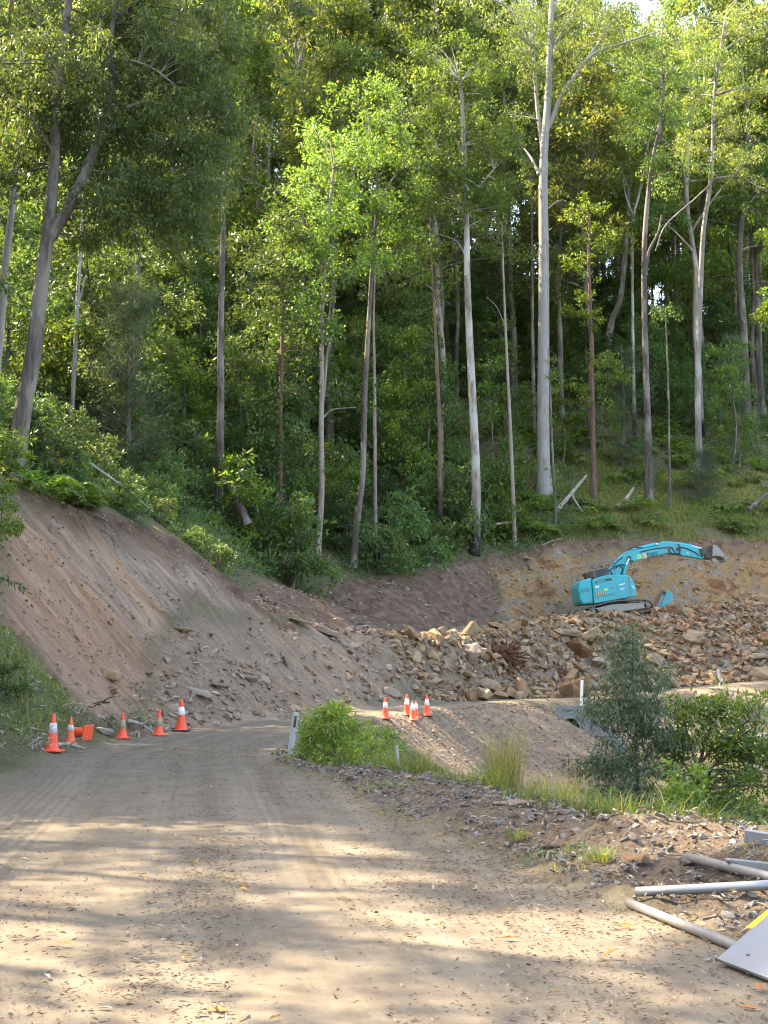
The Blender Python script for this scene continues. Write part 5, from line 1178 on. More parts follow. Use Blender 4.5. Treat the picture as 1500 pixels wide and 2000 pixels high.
# stumps and root masses
def rootmass(u, v, Y, s, n, label, seed):
    rg_ = np.random.default_rng(seed); p = ground(u, v, 40); o = np.array((p[0], p[1], h1(p[0], p[1]) + s * .3)); mb = MB()
    V_, F_ = rock_template(seed, 16, (1.1, .8, .8)); mb.add(V_ * s, F_)
    for i in range(n):
        d = rdir(1, rg_)[0] * np.array((1, .8, .8)); d[1] = -abs(d[1]); b0 = d * s * .3; t = d * s * (.7 + .5 * rg_.random()) + np.array((0, 0, -.15 * s))
        tube(mb, bez(b0, (b0 + t) / 2 + rg_.normal(size=3) * .15 * s, t, 6), np.linspace(.06, .01, 6) * s, 5)
    ob = mb.build('root_mass', M['root']); ob.location = o; return tag(ob, label, 'tree root')
rootmass(985, 1296, 55, 1.25, 46, 'red-brown tangled root mass caught in the rock heap', 701)
rootmass(1108, 1328, 52, .8, 30, 'small dark root clump among blocks above the culvert', 702)
for i, (u, v, u2, v2, Y, lab) in enumerate([(170, 1405, 215, 1372, 26.4, 'splintered brown root stump at the foot of the cutting behind the cones'), (250, 1408, 300, 1432, 27.6, 'crooked dead branch on the verge between the khaki-collared cones'), (95, 1470, 165, 1462, 22.2, 'long dead stick lying along the verge under the leftmost cones'), (1060, 1115, 1098, 1052, 71, 'bare twiggy branch hanging over the cut face'), (175, 905, 300, 1000, 38, 'long bare branch lying along the top of the cutting')]):
    A_ = P(u, v, Y); B_ = P(u2, v2, Y + .2)
    A_[2] = max(A_[2], h1(A_[0], A_[1]) + .03); B_[2] = max(B_[2], h1(B_[0], B_[1]) + .03)
    log([A_, (A_ + B_) / 2 + np.array((0, 0, .06)), B_], .05 if i != 3 else .03, .02, lab, 'branch', 'deadwood' if i else 'root', [[(A_ + B_) / 2, (A_ + B_) / 2 + np.array((.2, -.1, .15)), (A_ + B_) / 2 + np.array((.4, -.15, .2))]], 6)
# dry roots bristling from the lip of the cut
rgr = np.random.default_rng(9)
for i in range(14):
    u = rgr.uniform(40, 240); p = ground(u, 985 + (u - 30) * .25 + rgr.uniform(-10, 35), 26); z = h1(p[0], p[1]); a = np.array((p[0], p[1], z + .03)); d = np.array((.55, -.45, -.75)) * rgr.uniform(.25, .6) + rgr.normal(size=3) * .10
    b_ = a + d; b_[2] = max(b_[2], h1(b_[0], b_[1]) + .03)
    ob = log([a, (a + b_) / 2 + np.array((.02, -.02, .03)), b_], .014, .004, 'thin dry root hanging from the top lip of the orange cutting', 'root', 'root', (), 5); ob['group'] = 'roots along the cutting lip'; ob['category'] = 'root'

# withered leafy boughs lying on the green bank
for i, (u, v, lab) in enumerate([(60, 1330, 'withered pale-leaved bough lying high on the green bank'), (62, 1462, 'withered pale-leaved bough at the foot of the green bank behind the leftmost cone'), (120, 1400, 'withered pale-leaved bough halfway up the green bank'), (262, 1418, 'grey-green leafy bough lying behind the khaki-collared cones'), (200, 1408, 'dark leafy bough on the verge by the toppled cone')]):
    p = ground(u, v, 16); e = empty('branch', (p[0], p[1], h1(p[0], p[1]) + .04), lab, 'branch'); ms_, ml_ = MB(), MB(); a = rgr.random() * 6.28
    q_ = bez((0, 0, 0), (.3 * math.cos(a), .2, .12), (.75 * math.cos(a), .3 * math.sin(a), -.05), 8); tube(ms_, q_, np.linspace(.014, .004, 8), 5)
    c = q_[rgr.integers(1, 8, 90)] + rgr.normal(size=(90, 3)) * .10; leaves(ml_, c, rgr.normal(size=(90, 3)), rgr.normal(size=(90, 3)), .13, .03)
    mobj('stem', ms_.mesh('stem', True), M['deadwood'], e); mobj('leaves', ml_.mesh('leaves'), M['litter_pale' if i < 3 else 'bluegum'], e)

# ------------------------------------------------------------------ paints and metals
M['teal'] = simple("teal_paint", (0.012, 0.34, 0.40), 0.42, 0, .06, 3, 0, (0.13, 0.13, 0.105), .45, 1.6)
M['teal_worn'] = simple("worn_teal_paint", (0.05, 0.33, 0.38), 0.55, 0, .10, 4, .1, (0.26, 0.25, 0.23), .8, 2.0)
M['steel_dark'] = simple("dusty_dark_steel", (0.050, 0.046, 0.042), 0.6, .3, .3, 6, .2, (0.20, 0.16, 0.12), .6, 3)
M['steel_grey'] = simple("worn_grey_steel", (0.22, 0.21, 0.20), 0.5, .5, .2, 8, .1, (0.28, 0.22, 0.16), .5, 3)
M['dust_steel'] = simple("dusty_track_steel", (0.17, 0.15, 0.135), 0.7, .2, .25, 5, .2, (0.33, 0.26, 0.19), .7, 2)
M['chrome'] = simple("cylinder_rod", (0.62, 0.62, 0.62), 0.2, .9, .02)
M['black'] = simple("black_rubber", (0.018, 0.018, 0.018), 0.7)
M['ink'] = simple("black_lettering", (0.012, 0.016, 0.018), 0.6)
M['ink_grey'] = simple("worn_lettering", (0.07, 0.12, 0.13), 0.6)
M['yellow'] = simple("yellow_sticker", (0.55, 0.62, 0.02), 0.5)
M['orange_st'] = simple("orange_sticker", (0.75, 0.34, 0.04), 0.5)
M['red_st'] = simple("dark_red_stripe", (0.12, 0.025, 0.02), 0.5)
M['white'] = simple("white_paint", (0.70, 0.70, 0.68), 0.6, 0, .05, 6, 0, (0.36, 0.31, 0.25), .5, 6)
M['cone'] = simple("orange_cone_plastic", (0.86, 0.075, 0.022), 0.5, 0, .08, 5, 0, (0.42, 0.10, 0.05), .55, 9)
M['cone_old'] = simple("faded_orange_plastic", (0.72, 0.115, 0.035), 0.6, 0, .15, 6, 0, (0.40, 0.14, 0.07), .5, 7)
M['collar'] = simple("white_reflective_collar", (0.72, 0.72, 0.72), 0.45, 0, .05, 9)
M['collar_khaki'] = simple("mud_stained_collar", (0.30, 0.245, 0.135), 0.8, 0, .2, 9, 0, (0.42, 0.37, 0.25), .5, 14)
M['collar_worn'] = simple("peeling_collar", (0.60, 0.58, 0.56), 0.6, 0, .1, 12, 0, (0.24, 0.10, 0.09), 1.0, 16)
M['concrete'] = simple("grey_concrete", (0.20, 0.205, 0.20), 0.85, 0, .14, 4, .1, (0.13, 0.125, 0.11), .6, 2)
M['galv'] = simple("galvanised_steel", (0.24, 0.245, 0.255), 0.42, .6, .12, 20, .03, (0.23, 0.21, 0.18), .6, 5)
M['galv_dusty'] = simple("dusty_galvanised_steel", (0.150, 0.147, 0.140), 0.65, .3, .12, 14, .03, (0.20, 0.175, 0.14), .5, 4)
M['alu'] = simple("bare_aluminium_back", (0.20, 0.205, 0.215), 0.42, .55, .08, 6, .02, (0.19, 0.165, 0.135), .6, 3)
M['sign_yellow'] = simple("orange_sign_sheeting", (0.90, 0.42, 0.012), 0.45, 0, .05)
M['wood_post'] = bark_mat("weathered_white_post", (0.56, 0.54, 0.51), (0.30, 0.28, 0.25))

def text_part(name, body, size, mat, parent, loc, rot, cap=.004, bold=.008):
    cu = bpy.data.curves.new(name, 'FONT'); cu.body = body; cu.size = size; cu.extrude = cap; cu.align_x = 'LEFT'; cu.offset = size * bold
    tmp = bpy.data.objects.new('tmp', cu); COL.objects.link(tmp); bpy.context.view_layer.update()
    me = bpy.data.meshes.new_from_object(tmp.evaluated_get(bpy.context.evaluated_depsgraph_get())); bpy.data.objects.remove(tmp); bpy.data.curves.remove(cu)
    me.materials.clear(); me.materials.append(mat)
    o = bpy.data.objects.new(name, me); COL.objects.link(o); o.parent = parent; o.location = loc; o.rotation_euler = rot
    return o

# ------------------------------------------------------------------ excavator, read off the photo at its own distance (metres about its centre)
EY = 65.0; S = EY * 1.004 / F; U0, V0 = 1190.0, 1204.0
ep = P(U0, V0, EY)
ex = empty('excavator', ep, 'teal tracked excavator with its boom stretched right over the rock heap', 'excavator')
def q2(pts): return [((u - U0) * S, (V0 - v) * S) for u, v in pts]
def xz(u, v): return ((u - U0) * S, (V0 - v) * S)
# tail counterweight, engine side, front box
mb = MB()
prism(mb, q2([(1125, 1143), (1131, 1136), (1150, 1131.5), (1153, 1181), (1131, 1183), (1127, 1176), (1123, 1155)]), -1.22, 1.30, .10, seg=3)
cw = mb.build('counterweight', M['teal'], ex, True)
mb = MB()
prism(mb, q2([(1150, 1136), (1158, 1132), (1180, 1126.5), (1218, 1127), (1224, 1131), (1232, 1146), (1235, 1165), (1233, 1167), (1153, 1181.5)]), -1.30, 1.32, .07, seg=3)
body = mb.build('body', M['teal'], ex, True)
for me_ in (cw.data, body.data):
    for p_ in me_.polygons: p_.use_smooth = p_.area < .02
def plate(name, pts, y, th, mat, parent, bev=.01):
    m_ = MB(); prism(m_, q2(pts), y - th, y, bev); return m_.build(name, mat, parent)
yf = -1.302
plate('side_door', [(1153, 1147), (1190, 1139.5), (1192, 1160), (1191, 1163), (1157, 1168.5)], yf, .035, M['teal'], body, .015)
plate('air_slot', [(1154, 1141), (1162, 1137), (1185, 1132.5), (1188, 1134), (1187, 1137), (1160, 1141.5), (1155, 1143)], yf, .006, M['steel_dark'], body)
plate('slot_cover', [(1158, 1139.5), (1176, 1136), (1176, 1138.2), (1160, 1141)], yf - .008, .02, M['teal'], body, .005)
plate('front_panel', [(1197, 1137), (1218, 1134), (1221, 1165), (1200, 1168.5)], yf, .012, M['teal'], body, .006)
plate('front_panel_seam', [(1218.5, 1131), (1219.7, 1131), (1223.7, 1166), (1222.5, 1166.5)], yf, .004, M['ink_grey'], body, .001)
plate('door_handle', [(1184, 1147), (1190, 1146), (1190.5, 1151), (1185, 1152)], yf - .036, .02, M['steel_grey'], body, .006)
hz = plate('hazard_stripe', [(1157, 1162.5), (1174, 1159.5), (1175.5, 1163.3), (1158.5, 1166.5)], yf - .037, .003, M['orange_st'], body, .001)
for i in range(4):
    u_ = 1158.2 + i * 4.3; v_ = 1162.2 - i * .75
    plate('stripe', [(u_, v_ + .2), (u_ + 1.9, v_ - .15), (u_ + 3.2, v_ + 3.7), (u_ + 1.3, v_ + 4.0)], yf - .041, .002, M['red_st'], hz, .0005)
plate('sticker', [(1172, 1153.5), (1179, 1152), (1179.5, 1155.5), (1172.5, 1157)], yf - .037, .003, M['yellow'], body, .001)
plate('sticker', [(1154.5, 1149), (1163, 1147), (1163.5, 1150), (1155, 1152)], yf - .037, .003, M['white'], body, .001)
plate('sticker', [(1201, 1144.5), (1212, 1142.3), (1212, 1144.3), (1201, 1146.5)], yf - .014, .003, M['white'], body, .001)
plate('sticker', [(1203, 1153), (1211, 1151.5), (1211, 1153.2), (1203, 1154.7)], yf - .014, .003, M['white'], body, .001)
plate('emblem', [(1225, 1146), (1229, 1149), (1230.5, 1153), (1229, 1154.5), (1228, 1151), (1225, 1148)], yf, .004, M['white'], body, .001)
x_, z_ = xz(1128, 1162)
text_part('lettering', 'EIRE', .26, M['ink_grey'], cw, (x_ + .02, -1.228, z_ + .05), (math.radians(90), math.radians(-9), 0))
# dark engine cover, deck rails, hoses
mb = MB(); prism(mb, q2([(1146, 1119), (1184, 1111.5), (1186, 1128), (1148, 1134)]), -.9, .95, .05); prism(mb, q2([(1150, 1116), (1162, 1114), (1162, 1119), (1150, 1121)]), -.5, .1, .03); prism(mb, q2([(1166, 1112), (1176, 1110), (1177, 1115), (1167, 1117)]), -.6, -.1, .03)
mb.build('engine_cover', M['steel_dark'], ex)
mb = MB()
def rail(pts, y, r=.022):
    tube(mb, [(*xz(u, v)[:1], y, xz(u, v)[1]) for u, v in pts], r, 6)
for y in (-1.15, 1.15):
    rail([(1122, 1111), (1155, 1103), (1192, 1098)], y); rail([(1126, 1125), (1150, 1118), (1184, 1111)], y); rail([(1122, 1111), (1126, 1138)], y); rail([(1152, 1104), (1155, 1131)], y); rail([(1192, 1098), (1196, 1126)], y)
tube(mb, [(xz(1122, 1111)[0], -1.15, xz(1122, 1111)[1]), (xz(1122, 1111)[0], 1.15, xz(1122, 1111)[1])], .022, 6)
mb.build('handrail', M['dust_steel'], ex)
mb = MB()   # operator's cab beyond the boom, on the far side
prism(mb, q2([(1192, 1126), (1193, 1108), (1198, 1103), (1216, 1104), (1226, 1128)]), .42, 1.30, .05)
mb.build('cab', M['steel_dark'], ex)
# undercarriage
mb = MB(); prism(mb, q2([(1165, 1180), (1215, 1171), (1222, 1178), (1218, 1186), (1168, 1193)]), -.8, .8, .05); mb.build('undercarriage', M['steel_dark'], ex)
def track(y0):
    # shoes run round the outline of the track
    out = q2([(1110, 1203), (1113, 1196), (1120, 1193), (1150, 1186.5), (1180, 1178), (1200, 1175), (1250, 1173.5), (1259, 1176), (1265, 1183), (1265, 1189), (1258, 1194), (1200, 1203), (1135, 1213), (1119, 1213), (1112, 1209)])
    mbt = MB(); pts = np.array(out + out[:1]); d = np.r_[0, np.cumsum(np.hypot(*np.diff(pts, axis=0).T))]; n = int(d[-1] / .17)
    cen = pts.mean(0)
    for i in range(n):
        s = d[-1] * i / n; x = np.interp(s, d, pts[:, 0]); z = np.interp(s, d, pts[:, 1]); x2 = np.interp((s + .05) % d[-1], d, pts[:, 0]); z2 = np.interp((s + .05) % d[-1], d, pts[:, 1])
        a = math.atan2(z2 - z, x2 - x); box(mbt, (x, y0, z), (.155, .60, .05), rotm(0, -a, 0)); box(mbt, (x - math.sin(a) * -.04 * 0, y0, z), (.03, .60, .10), rotm(0, -a, 0))
    t = mbt.build('track', M['dust_steel'], ex)
    m2 = MB(); prism(m2, q2([(1128, 1199), (1155, 1190), (1185, 1183), (1250, 1179), (1258, 1184), (1250, 1190), (1160, 1203), (1132, 1208)]), y0 - .24, y0 + .24, .03); m2.build('track_frame', M['steel_grey'], t)
    for u, v, r in ((1123, 1203, 8), (1152, 1197, 9), (1255, 1184, 7.5)):
        m3 = MB(); x, z = xz(u, v); R = r * S; lathe(m3, [(0, -.28), (R * .45, -.28), (R * .5, -.24), (R * .9, -.24), (R, -.20), (R, .20), (R * .9, .24), (0, .24)], 20)
        w_ = m3.build('wheel', M['dust_steel'], t, True); w_.location = (x, y0, z); w_.rotation_euler = (math.radians(90) * -1, 0, 0)
    return t
track(-1.05); track(1.05)
# boom, stick, cylinders
mb = MB(); prism(mb, q2([(1186, 1126), (1190, 1112), (1200, 1099), (1213, 1086), (1224, 1078), (1240, 1076), (1285, 1068), (1290, 1059), (1306, 1058), (1320, 1060), (1326, 1066), (1328, 1076), (1322, 1085), (1312, 1083), (1306, 1081), (1262, 1091), (1236, 1099), (1226, 1106), (1220, 1116), (1212, 1128)]), -.30, .30, .03)
boom = mb.build('boom', M['teal'], ex)
mb = MB(); prism(mb, q2([(1320, 1061), (1330, 1062), (1352, 1067), (1366, 1071), (1372, 1076), (1376, 1090), (1372, 1093), (1345, 1088), (1330, 1086), (1322, 1082)]), -.24, .24, .03)
stick = mb.build('stick', M['teal'], ex)
def cyl(name, a, b, y, r, mat, par, sides=12):
    m_ = MB(); A_, B_ = xz(*a), xz(*b); tube(m_, [(A_[0], y, A_[1]), (B_[0], y, B_[1])], r, sides); return m_.build(name, mat, par, True)
for y in (-.42, .42):
    c_ = cyl('boom_cylinder', (1217, 1124), (1223, 1104), y, .075, M['teal'], boom); cyl('rod', (1223, 1104), (1229, 1090), y, .045, M['chrome'], c_)
    cyl('pin', (1227.5, 1092), (1230, 1088.5), y, .09, M['steel_dark'], c_)
c_ = cyl('stick_cylinder', (1238, 1074.5), (1284, 1064), 0, .10, M['teal'], boom); cyl('rod', (1284, 1064), (1304, 1060.5), 0, .06, M['chrome'], c_)
c_ = cyl('bucket_cylinder', (1322, 1062), (1352, 1066.5), 0, .085, M['teal'], stick); cyl('rod', (1352, 1066.5), (1374, 1072), 0, .05, M['chrome'], c_)
for (pts, y) in (([(1226, 1079), (1230, 1073), (1240, 1070), (1258, 1071)], -.2), ([(1192, 1116), (1196, 1124), (1206, 1129), (1214, 1127)], -.36), ([(1186, 1118), (1198, 1110), (1208, 1106), (1216, 1112), (1212, 1122)], -.34), ([(1196, 1108), (1206, 1098), (1216, 1090)], -.33), ([(1200, 1112), (1212, 1104), (1224, 1108)], -.35), ([(1305, 1075), (1312, 1082), (1326, 1084), (1328, 1070), (1324, 1064)], -.32), ([(1330, 1070), (1345, 1074), (1360, 1082), (1366, 1087)], -.27), ([(1312, 1070), (1320, 1082), (1330, 1084)], -.33), ([(1250, 1080), (1280, 1073), (1305, 1071)], -.315)):
    m_ = MB(); tube(m_, spline([(xz(u, v)[0], y, xz(u, v)[1]) for u, v in pts], 14), .026, 6); m_.build('hose', M['black'], boom if pts[0][0] < 1325 else stick, True)
for (c, b_) in ([(1233, 1098), boom], [(1308, 1072), boom], [(1324, 1074), stick]):
    m_ = MB(); x, z = xz(*c); tube(m_, [(x, -.33, z), (x, .33, z)], .10, 14); m_.build('pivot_pin', M['steel_dark'], b_, True)
# coupler and rock bucket seen edge on
mb = MB(); prism(mb, q2([(1372, 1074), (1380, 1069), (1390, 1067), (1394, 1072), (1395, 1090), (1388, 1094), (1376, 1092)]), -.30, .30, .03); prism(mb, q2([(1366, 1073), (1374, 1071), (1378, 1082), (1370, 1090)]), -.36, .36, .03)
mb.build('coupler', M['steel_dark'], stick)
mb = MB(); prism(mb, q2([(1390, 1066), (1398, 1068), (1404, 1074), (1410, 1082), (1414, 1093), (1411, 1094), (1404, 1089), (1394, 1088), (1388, 1090)]), -.55, .55, .03)
for i in range(5):
    prism(mb, q2([(1409, 1089), (1413, 1088), (1417, 1099), (1414, 1099)]), -.55 + i * .25, -.43 + i * .25, .01)
bk_ = mb.build('bucket', M['steel_grey'], ex)
# boom markings
yb = -.303
ang = math.atan2(1091 - 1083, 1262 - 1306) + math.pi
def bplate(name, c, w_, h_, mat, par=boom, y=yb, th=.004):
    m_ = MB(); x, z = xz(*c); box(m_, (x, y, z), (w_ * S, th, h_ * S), rotm(0, -math.atan(.165), 0)); return m_.build(name, mat, par)
bplate('sticker', (1249, 1088.6), 8.5, 7, M['yellow']); bplate('sticker_band', (1249, 1088.6), 6, 2.2, M['teal'], y=yb - .004)
bplate('logo_panel', (1259.5, 1086.8), 7, 10, M['orange_st']); bplate('logo_mark', (1259.5, 1086.8), 4, 6.5, M['white'], y=yb - .004); bplate('logo_mark', (1259.5, 1085.4), 2.6, 1.6, M['red_st'], y=yb - .008); bplate('logo_mark', (1259.5, 1088.4), 2.6, 1.6, M['red_st'], y=yb - .008)
x_, z_ = xz(1264.5, 1090.2); text_part('lettering', 'EIRE', 11.8 * S, M['ink'], boom, (x_, yb - .004, z_), (math.radians(90), -math.atan(.165), 0), .003)
bplate('emblem', (1344, 1081), 1.6, 4, M['white'], stick, -.243)

# ------------------------------------------------------------------ spare bucket and attachment
sp = P(1295, 1190, 66.5); sb_ = empty('spare_bucket', sp, 'worn teal digging bucket standing on the rubble right of the excavator', 'bucket')
def q3(pts, u0, v0, Y): return [((u - u0) * Y * 1.004 / F, (v0 - v) * Y * 1.004 / F) for u, v in pts]
mb = MB(); prism(mb, q3([(1282, 1189), (1290, 1176), (1299, 1154), (1305, 1155), (1311, 1162), (1312, 1176), (1305, 1187), (1296, 1192)], 1295, 1190, 66.5), -.45, .75, .03); bs = mb.build('shell', M['teal_worn'], sb_)
mb = MB(); prism(mb, q3([(1278, 1187), (1284, 1175), (1291, 1160), (1296, 1152), (1300, 1153), (1292, 1170), (1284, 1187)], 1295, 1190, 66.5), -.5, .8, .03); mb.build('cutting_plate', M['steel_grey'], sb_)
mb = MB(); x, z = q3([(1293.5, 1159.5)], 1295, 1190, 66.5)[0]; tube(mb, [(x, -.56, z), (x, -.50, z)], .11, 16); tube(mb, [(x, -.575, z), (x, -.56, z)], .06, 12); mb.build('hinge_eye', M['steel_dark'], sb_)
mb = MB(); prism(mb, q3([(1288, 1163), (1293, 1155), (1297, 1156), (1292, 1165)], 1295, 1190, 66.5), -.53, -.50, .005); mb.build('mounting_ear', M['steel_grey'], sb_)
ap = P(708, 1243, 52); ae = empty('rock_attachment', ap, 'dark grey steel machine attachment lying behind the rubble rim', 'machine part')
mb = MB(); prism(mb, q3([(675, 1232), (677, 1224.5), (700, 1223), (722, 1222), (735, 1240), (728, 1248), (676, 1245)], 708, 1243, 52), -.35, .35, .03); mb.build('shell', M['steel_grey'], ae)
mb = MB(); prism(mb, q3([(688, 1224), (697, 1216.5), (706, 1217), (711, 1215.5), (712, 1221), (704, 1223), (694, 1227)], 708, 1243, 52), -.2, .2, .02); mb.build('bracket', M['steel_dark'], ae)
mb = MB(); prism(mb, q3([(700, 1224), (722, 1223), (722, 1231), (700, 1232)], 708, 1243, 52), -.37, -.35, .005); mb.build('plate', M['steel_dark'], ae)
mb = MB(); prism(mb, q3([(716, 1223), (719, 1222.5), (735, 1243), (732, 1245)], 708, 1243, 52), -.42, -.35, .01); mb.build('edge_bar', M['steel_dark'], ae)

# ------------------------------------------------------------------ traffic cones
def cone_parts(cmat, colmat, plate_mat, e, collar=(.36, .54)):
    mb = MB(); box(mb, (0, 0, .018), (.36, .36, .036), None, 0, .012); mb.build('base', plate_mat, e)
    def rr(z): return .128 + (.030 - .128) * (z - .036) / (.70 - .036)
    mb = MB(); lathe(mb, [(.150, .036), (.140, .055), (rr(.07), .07), (rr(.2), .2), (rr(.35), .35), (rr(.5), .5), (rr(.6), .6), (rr(.685), .685), (rr(.70) * .9, .70), (.018, .70), (.016, .66)], 28); b_ = mb.build('cone_body', cmat, e, True)
    mb = MB(); z0, z1 = collar; lathe(mb, [(rr(z0) + .001, z0), (rr(z0) + .005, z0 + .002), (rr(z1) + .005, z1 - .002), (rr(z1) + .001, z1)], 28); mb.build('collar', colmat, e, True)
def cone(u, v, hpx, label, cmat='cone', col='collar', base=None, tilt=(0, 0), collar=(.36, .54), grp='traffic cones along the left verge', Y=None):
    Y = ground(u, v, 8)[1] if Y is None else Y; p = P(u, v, Y); e = empty('traffic_cone', (p[0], Y, h1(p[0], Y) + .005), label, 'traffic cone', grp)
    e.rotation_euler = (tilt[0], tilt[1], u * .013); s_ = hpx * Y / F / .70; e.scale = (s_, s_, s_)
    cone_parts(M[cmat], M[col], M[base or cmat], e, collar); return e
cone(101, 1468, 72, 'leftmost traffic cone, tall orange with a peeling white collar', 'cone', 'collar_worn', None, (.02, .02), (.34, .53))
cone(137, 1460, 52, 'faded old orange cone with a scuffed collar beside the leftmost cone', 'cone_old', 'collar_worn', None, (0, .04), (.36, .50))
cone(239, 1441, 49, 'orange cone with a muddy khaki collar between the toppled cone and its twin', 'cone', 'collar_khaki', None, (0, 0), (.27, .50))
cone(310, 1434, 49, 'orange cone with a muddy khaki collar and dark smudge, nearest the white-collared cone', 'cone', 'collar_khaki', None, (0, -.02), (.25, .48))
cone(354, 1427, 60, 'clean orange cone with a bright white collar and black base at the bend', 'cone', 'collar', 'black', (0, .03))
fg = 'traffic cones at the head of the embankment'
cone(753, 1395, 40, 'lone orange white-collared cone left of the far group', 'cone', 'collar', None, (0, 0), (.36, .55), fg, 37.4)
cone(795, 1387, 41, 'far-group cone with a black base standing left of its faded neighbours', 'cone', 'collar', 'black', (0, 0), (.36, .55), fg, 39.6)
cone(806, 1389, 37, 'faded cone overlapped by its black-based neighbour in the far group', 'cone_old', 'collar', None, (0, 0), (.36, .60), fg, 39.2)
cone(813, 1387, 32, 'smallest, faded cone tucked behind the middle of the far group', 'cone_old', 'collar', None, (0, 0), (.36, .60), fg, 39.9)
cone(834, 1386, 41, 'rightmost cone of the far group, black base, at the embankment edge', 'cone', 'collar', 'black', (0, 0), (.36, .55), fg, 41.0)
# the toppled one: lies on its side, base towards the road
p = P(172, 1440, 24.2); e = empty('traffic_cone', (p[0], p[1], h1(p[0], p[1]) + .12), 'toppled orange cone lying on its side in the weeds, only its wide end clear', 'traffic cone', 'traffic cones along the left verge')
cone_parts(M['cone'], M['collar_khaki'], M['cone'], e, (.27, .50)); e.rotation_euler = (math.radians(8), math.radians(-82), math.radians(-25))

# ------------------------------------------------------------------ posts and stakes
gp = P(566, 1472, 22.0); g_ = empty('guide_post', (gp[0], gp[1], h1(*gp[:2]) - .1), 'weathered white guide post with a dark reflector leaning at the bend', 'guide post')
g_.rotation_euler = (0, math.radians(8), math.radians(-20))
mb = MB(); box(mb, (0, 0, .40), (.115, .030, .84), None, 0, .006); mb.build('post', M['wood_post'], g_)
mb = MB(); box(mb, (.012, -.0175, .66), (.05, .006, .20), None, 0, .002); mb.build('reflector', M['steel_dark'], g_)
def post(name, u, v0, v1, Y, r, mat, label, sq=False, lean=0.0):
    a = P(u, v0, Y); b_ = P(u + lean, v1, Y); a[2] = min(a[2], h1(a[0], a[1]) - .05); mb = MB()
    if sq:
        hgt = b_[2] - a[2]; box(mb, (0, 0, hgt / 2), (r * 2, r * 1.2, hgt), None, 0, r * .15)
    else:
        tube(mb, np.array([(0, 0, 0), (b_ - a) * .5, b_ - a]), r, 12)
    o = mb.build(name, M[mat]); o.location = a; return tag(o, label, 'post')
post('marker_post', 1135, 1369, 1328, 51.3, .055, 'white', 'bright white marker post standing on the culvert headwall', lean=2)
post('marker_post', 1407, 1336, 1307, 56, .05, 'wood_post', 'dull pale stake leaning at the foot of the orange rubble above the far road fill', lean=-4)
post('stake', 780, 1498, 1456, 17.9, .02, 'wood_post', 'thin white stake half hidden by the dense soft green tussock', lean=-5)
post('stake', 1357, 1057, 1040, 75, .05, 'bark_brown', 'short brown stake in the grass above the bucket of the excavator')

# ------------------------------------------------------------------ culvert headwall
cp = P(1125, 1400, 49.6); cz = float(H0(np.array([8.3]), np.array([52.0]))[0])
ch = empty('culvert_headwall', (cp[0], 49.6, -2.1), 'grey concrete culvert headwall with sloping wing wall at the end of the embankment', 'culvert', None, math.radians(-14)); ch.scale = (.86, .86, .95)
def wall_hole(w_, h_, th, cx_, cz_, R, seg=28):
    """a wall panel pierced by a round pipe mouth"""
    mb = MB(); a = np.linspace(0, 2 * math.pi, seg, endpoint=False); ring = np.stack([cx_ + R * np.cos(a), cz_ + R * np.sin(a)], 1)
    outer = []
    for t in a:
        dx, dz = math.cos(t), math.sin(t); s = min([k for k in ((w_[1] - cx_) / dx if dx > 1e-9 else 1e9, (w_[0] - cx_) / dx if dx < -1e-9 else 1e9, (h_[1] - cz_) / dz if dz > 1e-9 else 1e9, (h_[0] - cz_) / dz if dz < -1e-9 else 1e9)]); outer.append((cx_ + dx * s, cz_ + dz * s))
    outer = np.array(outer)
    for y, fl in ((0, 1), (th, -1)):
        V_ = np.concatenate([np.c_[ring[:, 0], np.full(seg, y), ring[:, 1]], np.c_[outer[:, 0], np.full(seg, y), outer[:, 1]]]); f_ = [[i, (i + 1) % seg, seg + (i + 1) % seg, seg + i][::fl] for i in range(seg)]; mb.add(V_, f_)
    V_ = np.concatenate([np.c_[ring[:, 0], np.zeros(seg), ring[:, 1]], np.c_[ring[:, 0], np.full(seg, th), ring[:, 1]]]); mb.add(V_, [[i, seg + i, seg + (i + 1) % seg, (i + 1) % seg] for i in range(seg)])
    V_ = np.concatenate([np.c_[outer[:, 0], np.zeros(seg), outer[:, 1]], np.c_[outer[:, 0], np.full(seg, th), outer[:, 1]]]); mb.add(V_, [[i, (i + 1) % seg, seg + (i + 1) % seg, seg + i] for i in range(seg)])
    return mb
mb = wall_hole((-.95, .62), (0, 2.02), .18, -.28, 1.02, .46); mb.build('headwall', M['concrete'], ch)
mb = MB(); a = np.linspace(0, 2 * math.pi, 29); 
lathe(mb, [(.46, -.05), (.54, -.05), (.54, .0), (.46, .0)], 32); pr = mb.build('pipe_rim', M['concrete'], ch, True); pr.rotation_euler = (math.radians(-90), 0, 0); pr.location = (-.28, -.004, 1.02)
mb = MB(); lathe(mb, [(.455, 0), (.455, 4.0), (0, 4.0)], 28); pp = mb.build('pipe', M['concrete'], ch, True); pp.rotation_euler = (math.radians(-90), 0, 0); pp.location = (-.28, .01, 1.02)
mb = MB(); prism(mb, [(0, 0), (1.75, 0), (1.75, .35), (.05, 2.02), (0, 2.02)], 0, .16, .01); ww = mb.build('wing_wall', M['concrete'], ch); ww.location = (.623, .02, 0); ww.rotation_euler = (0, 0, math.radians(-24))
mb = MB(); box(mb, (.9, -.004, .75), (1.7, .006, .02)); mb.build('joint', M['steel_dark'], ww)
text_part('lettering', 'Humes \u25aa', .20, M['ink'], ch, (-.62, -.006, 1.74), (math.radians(90), 0, 0), .002)

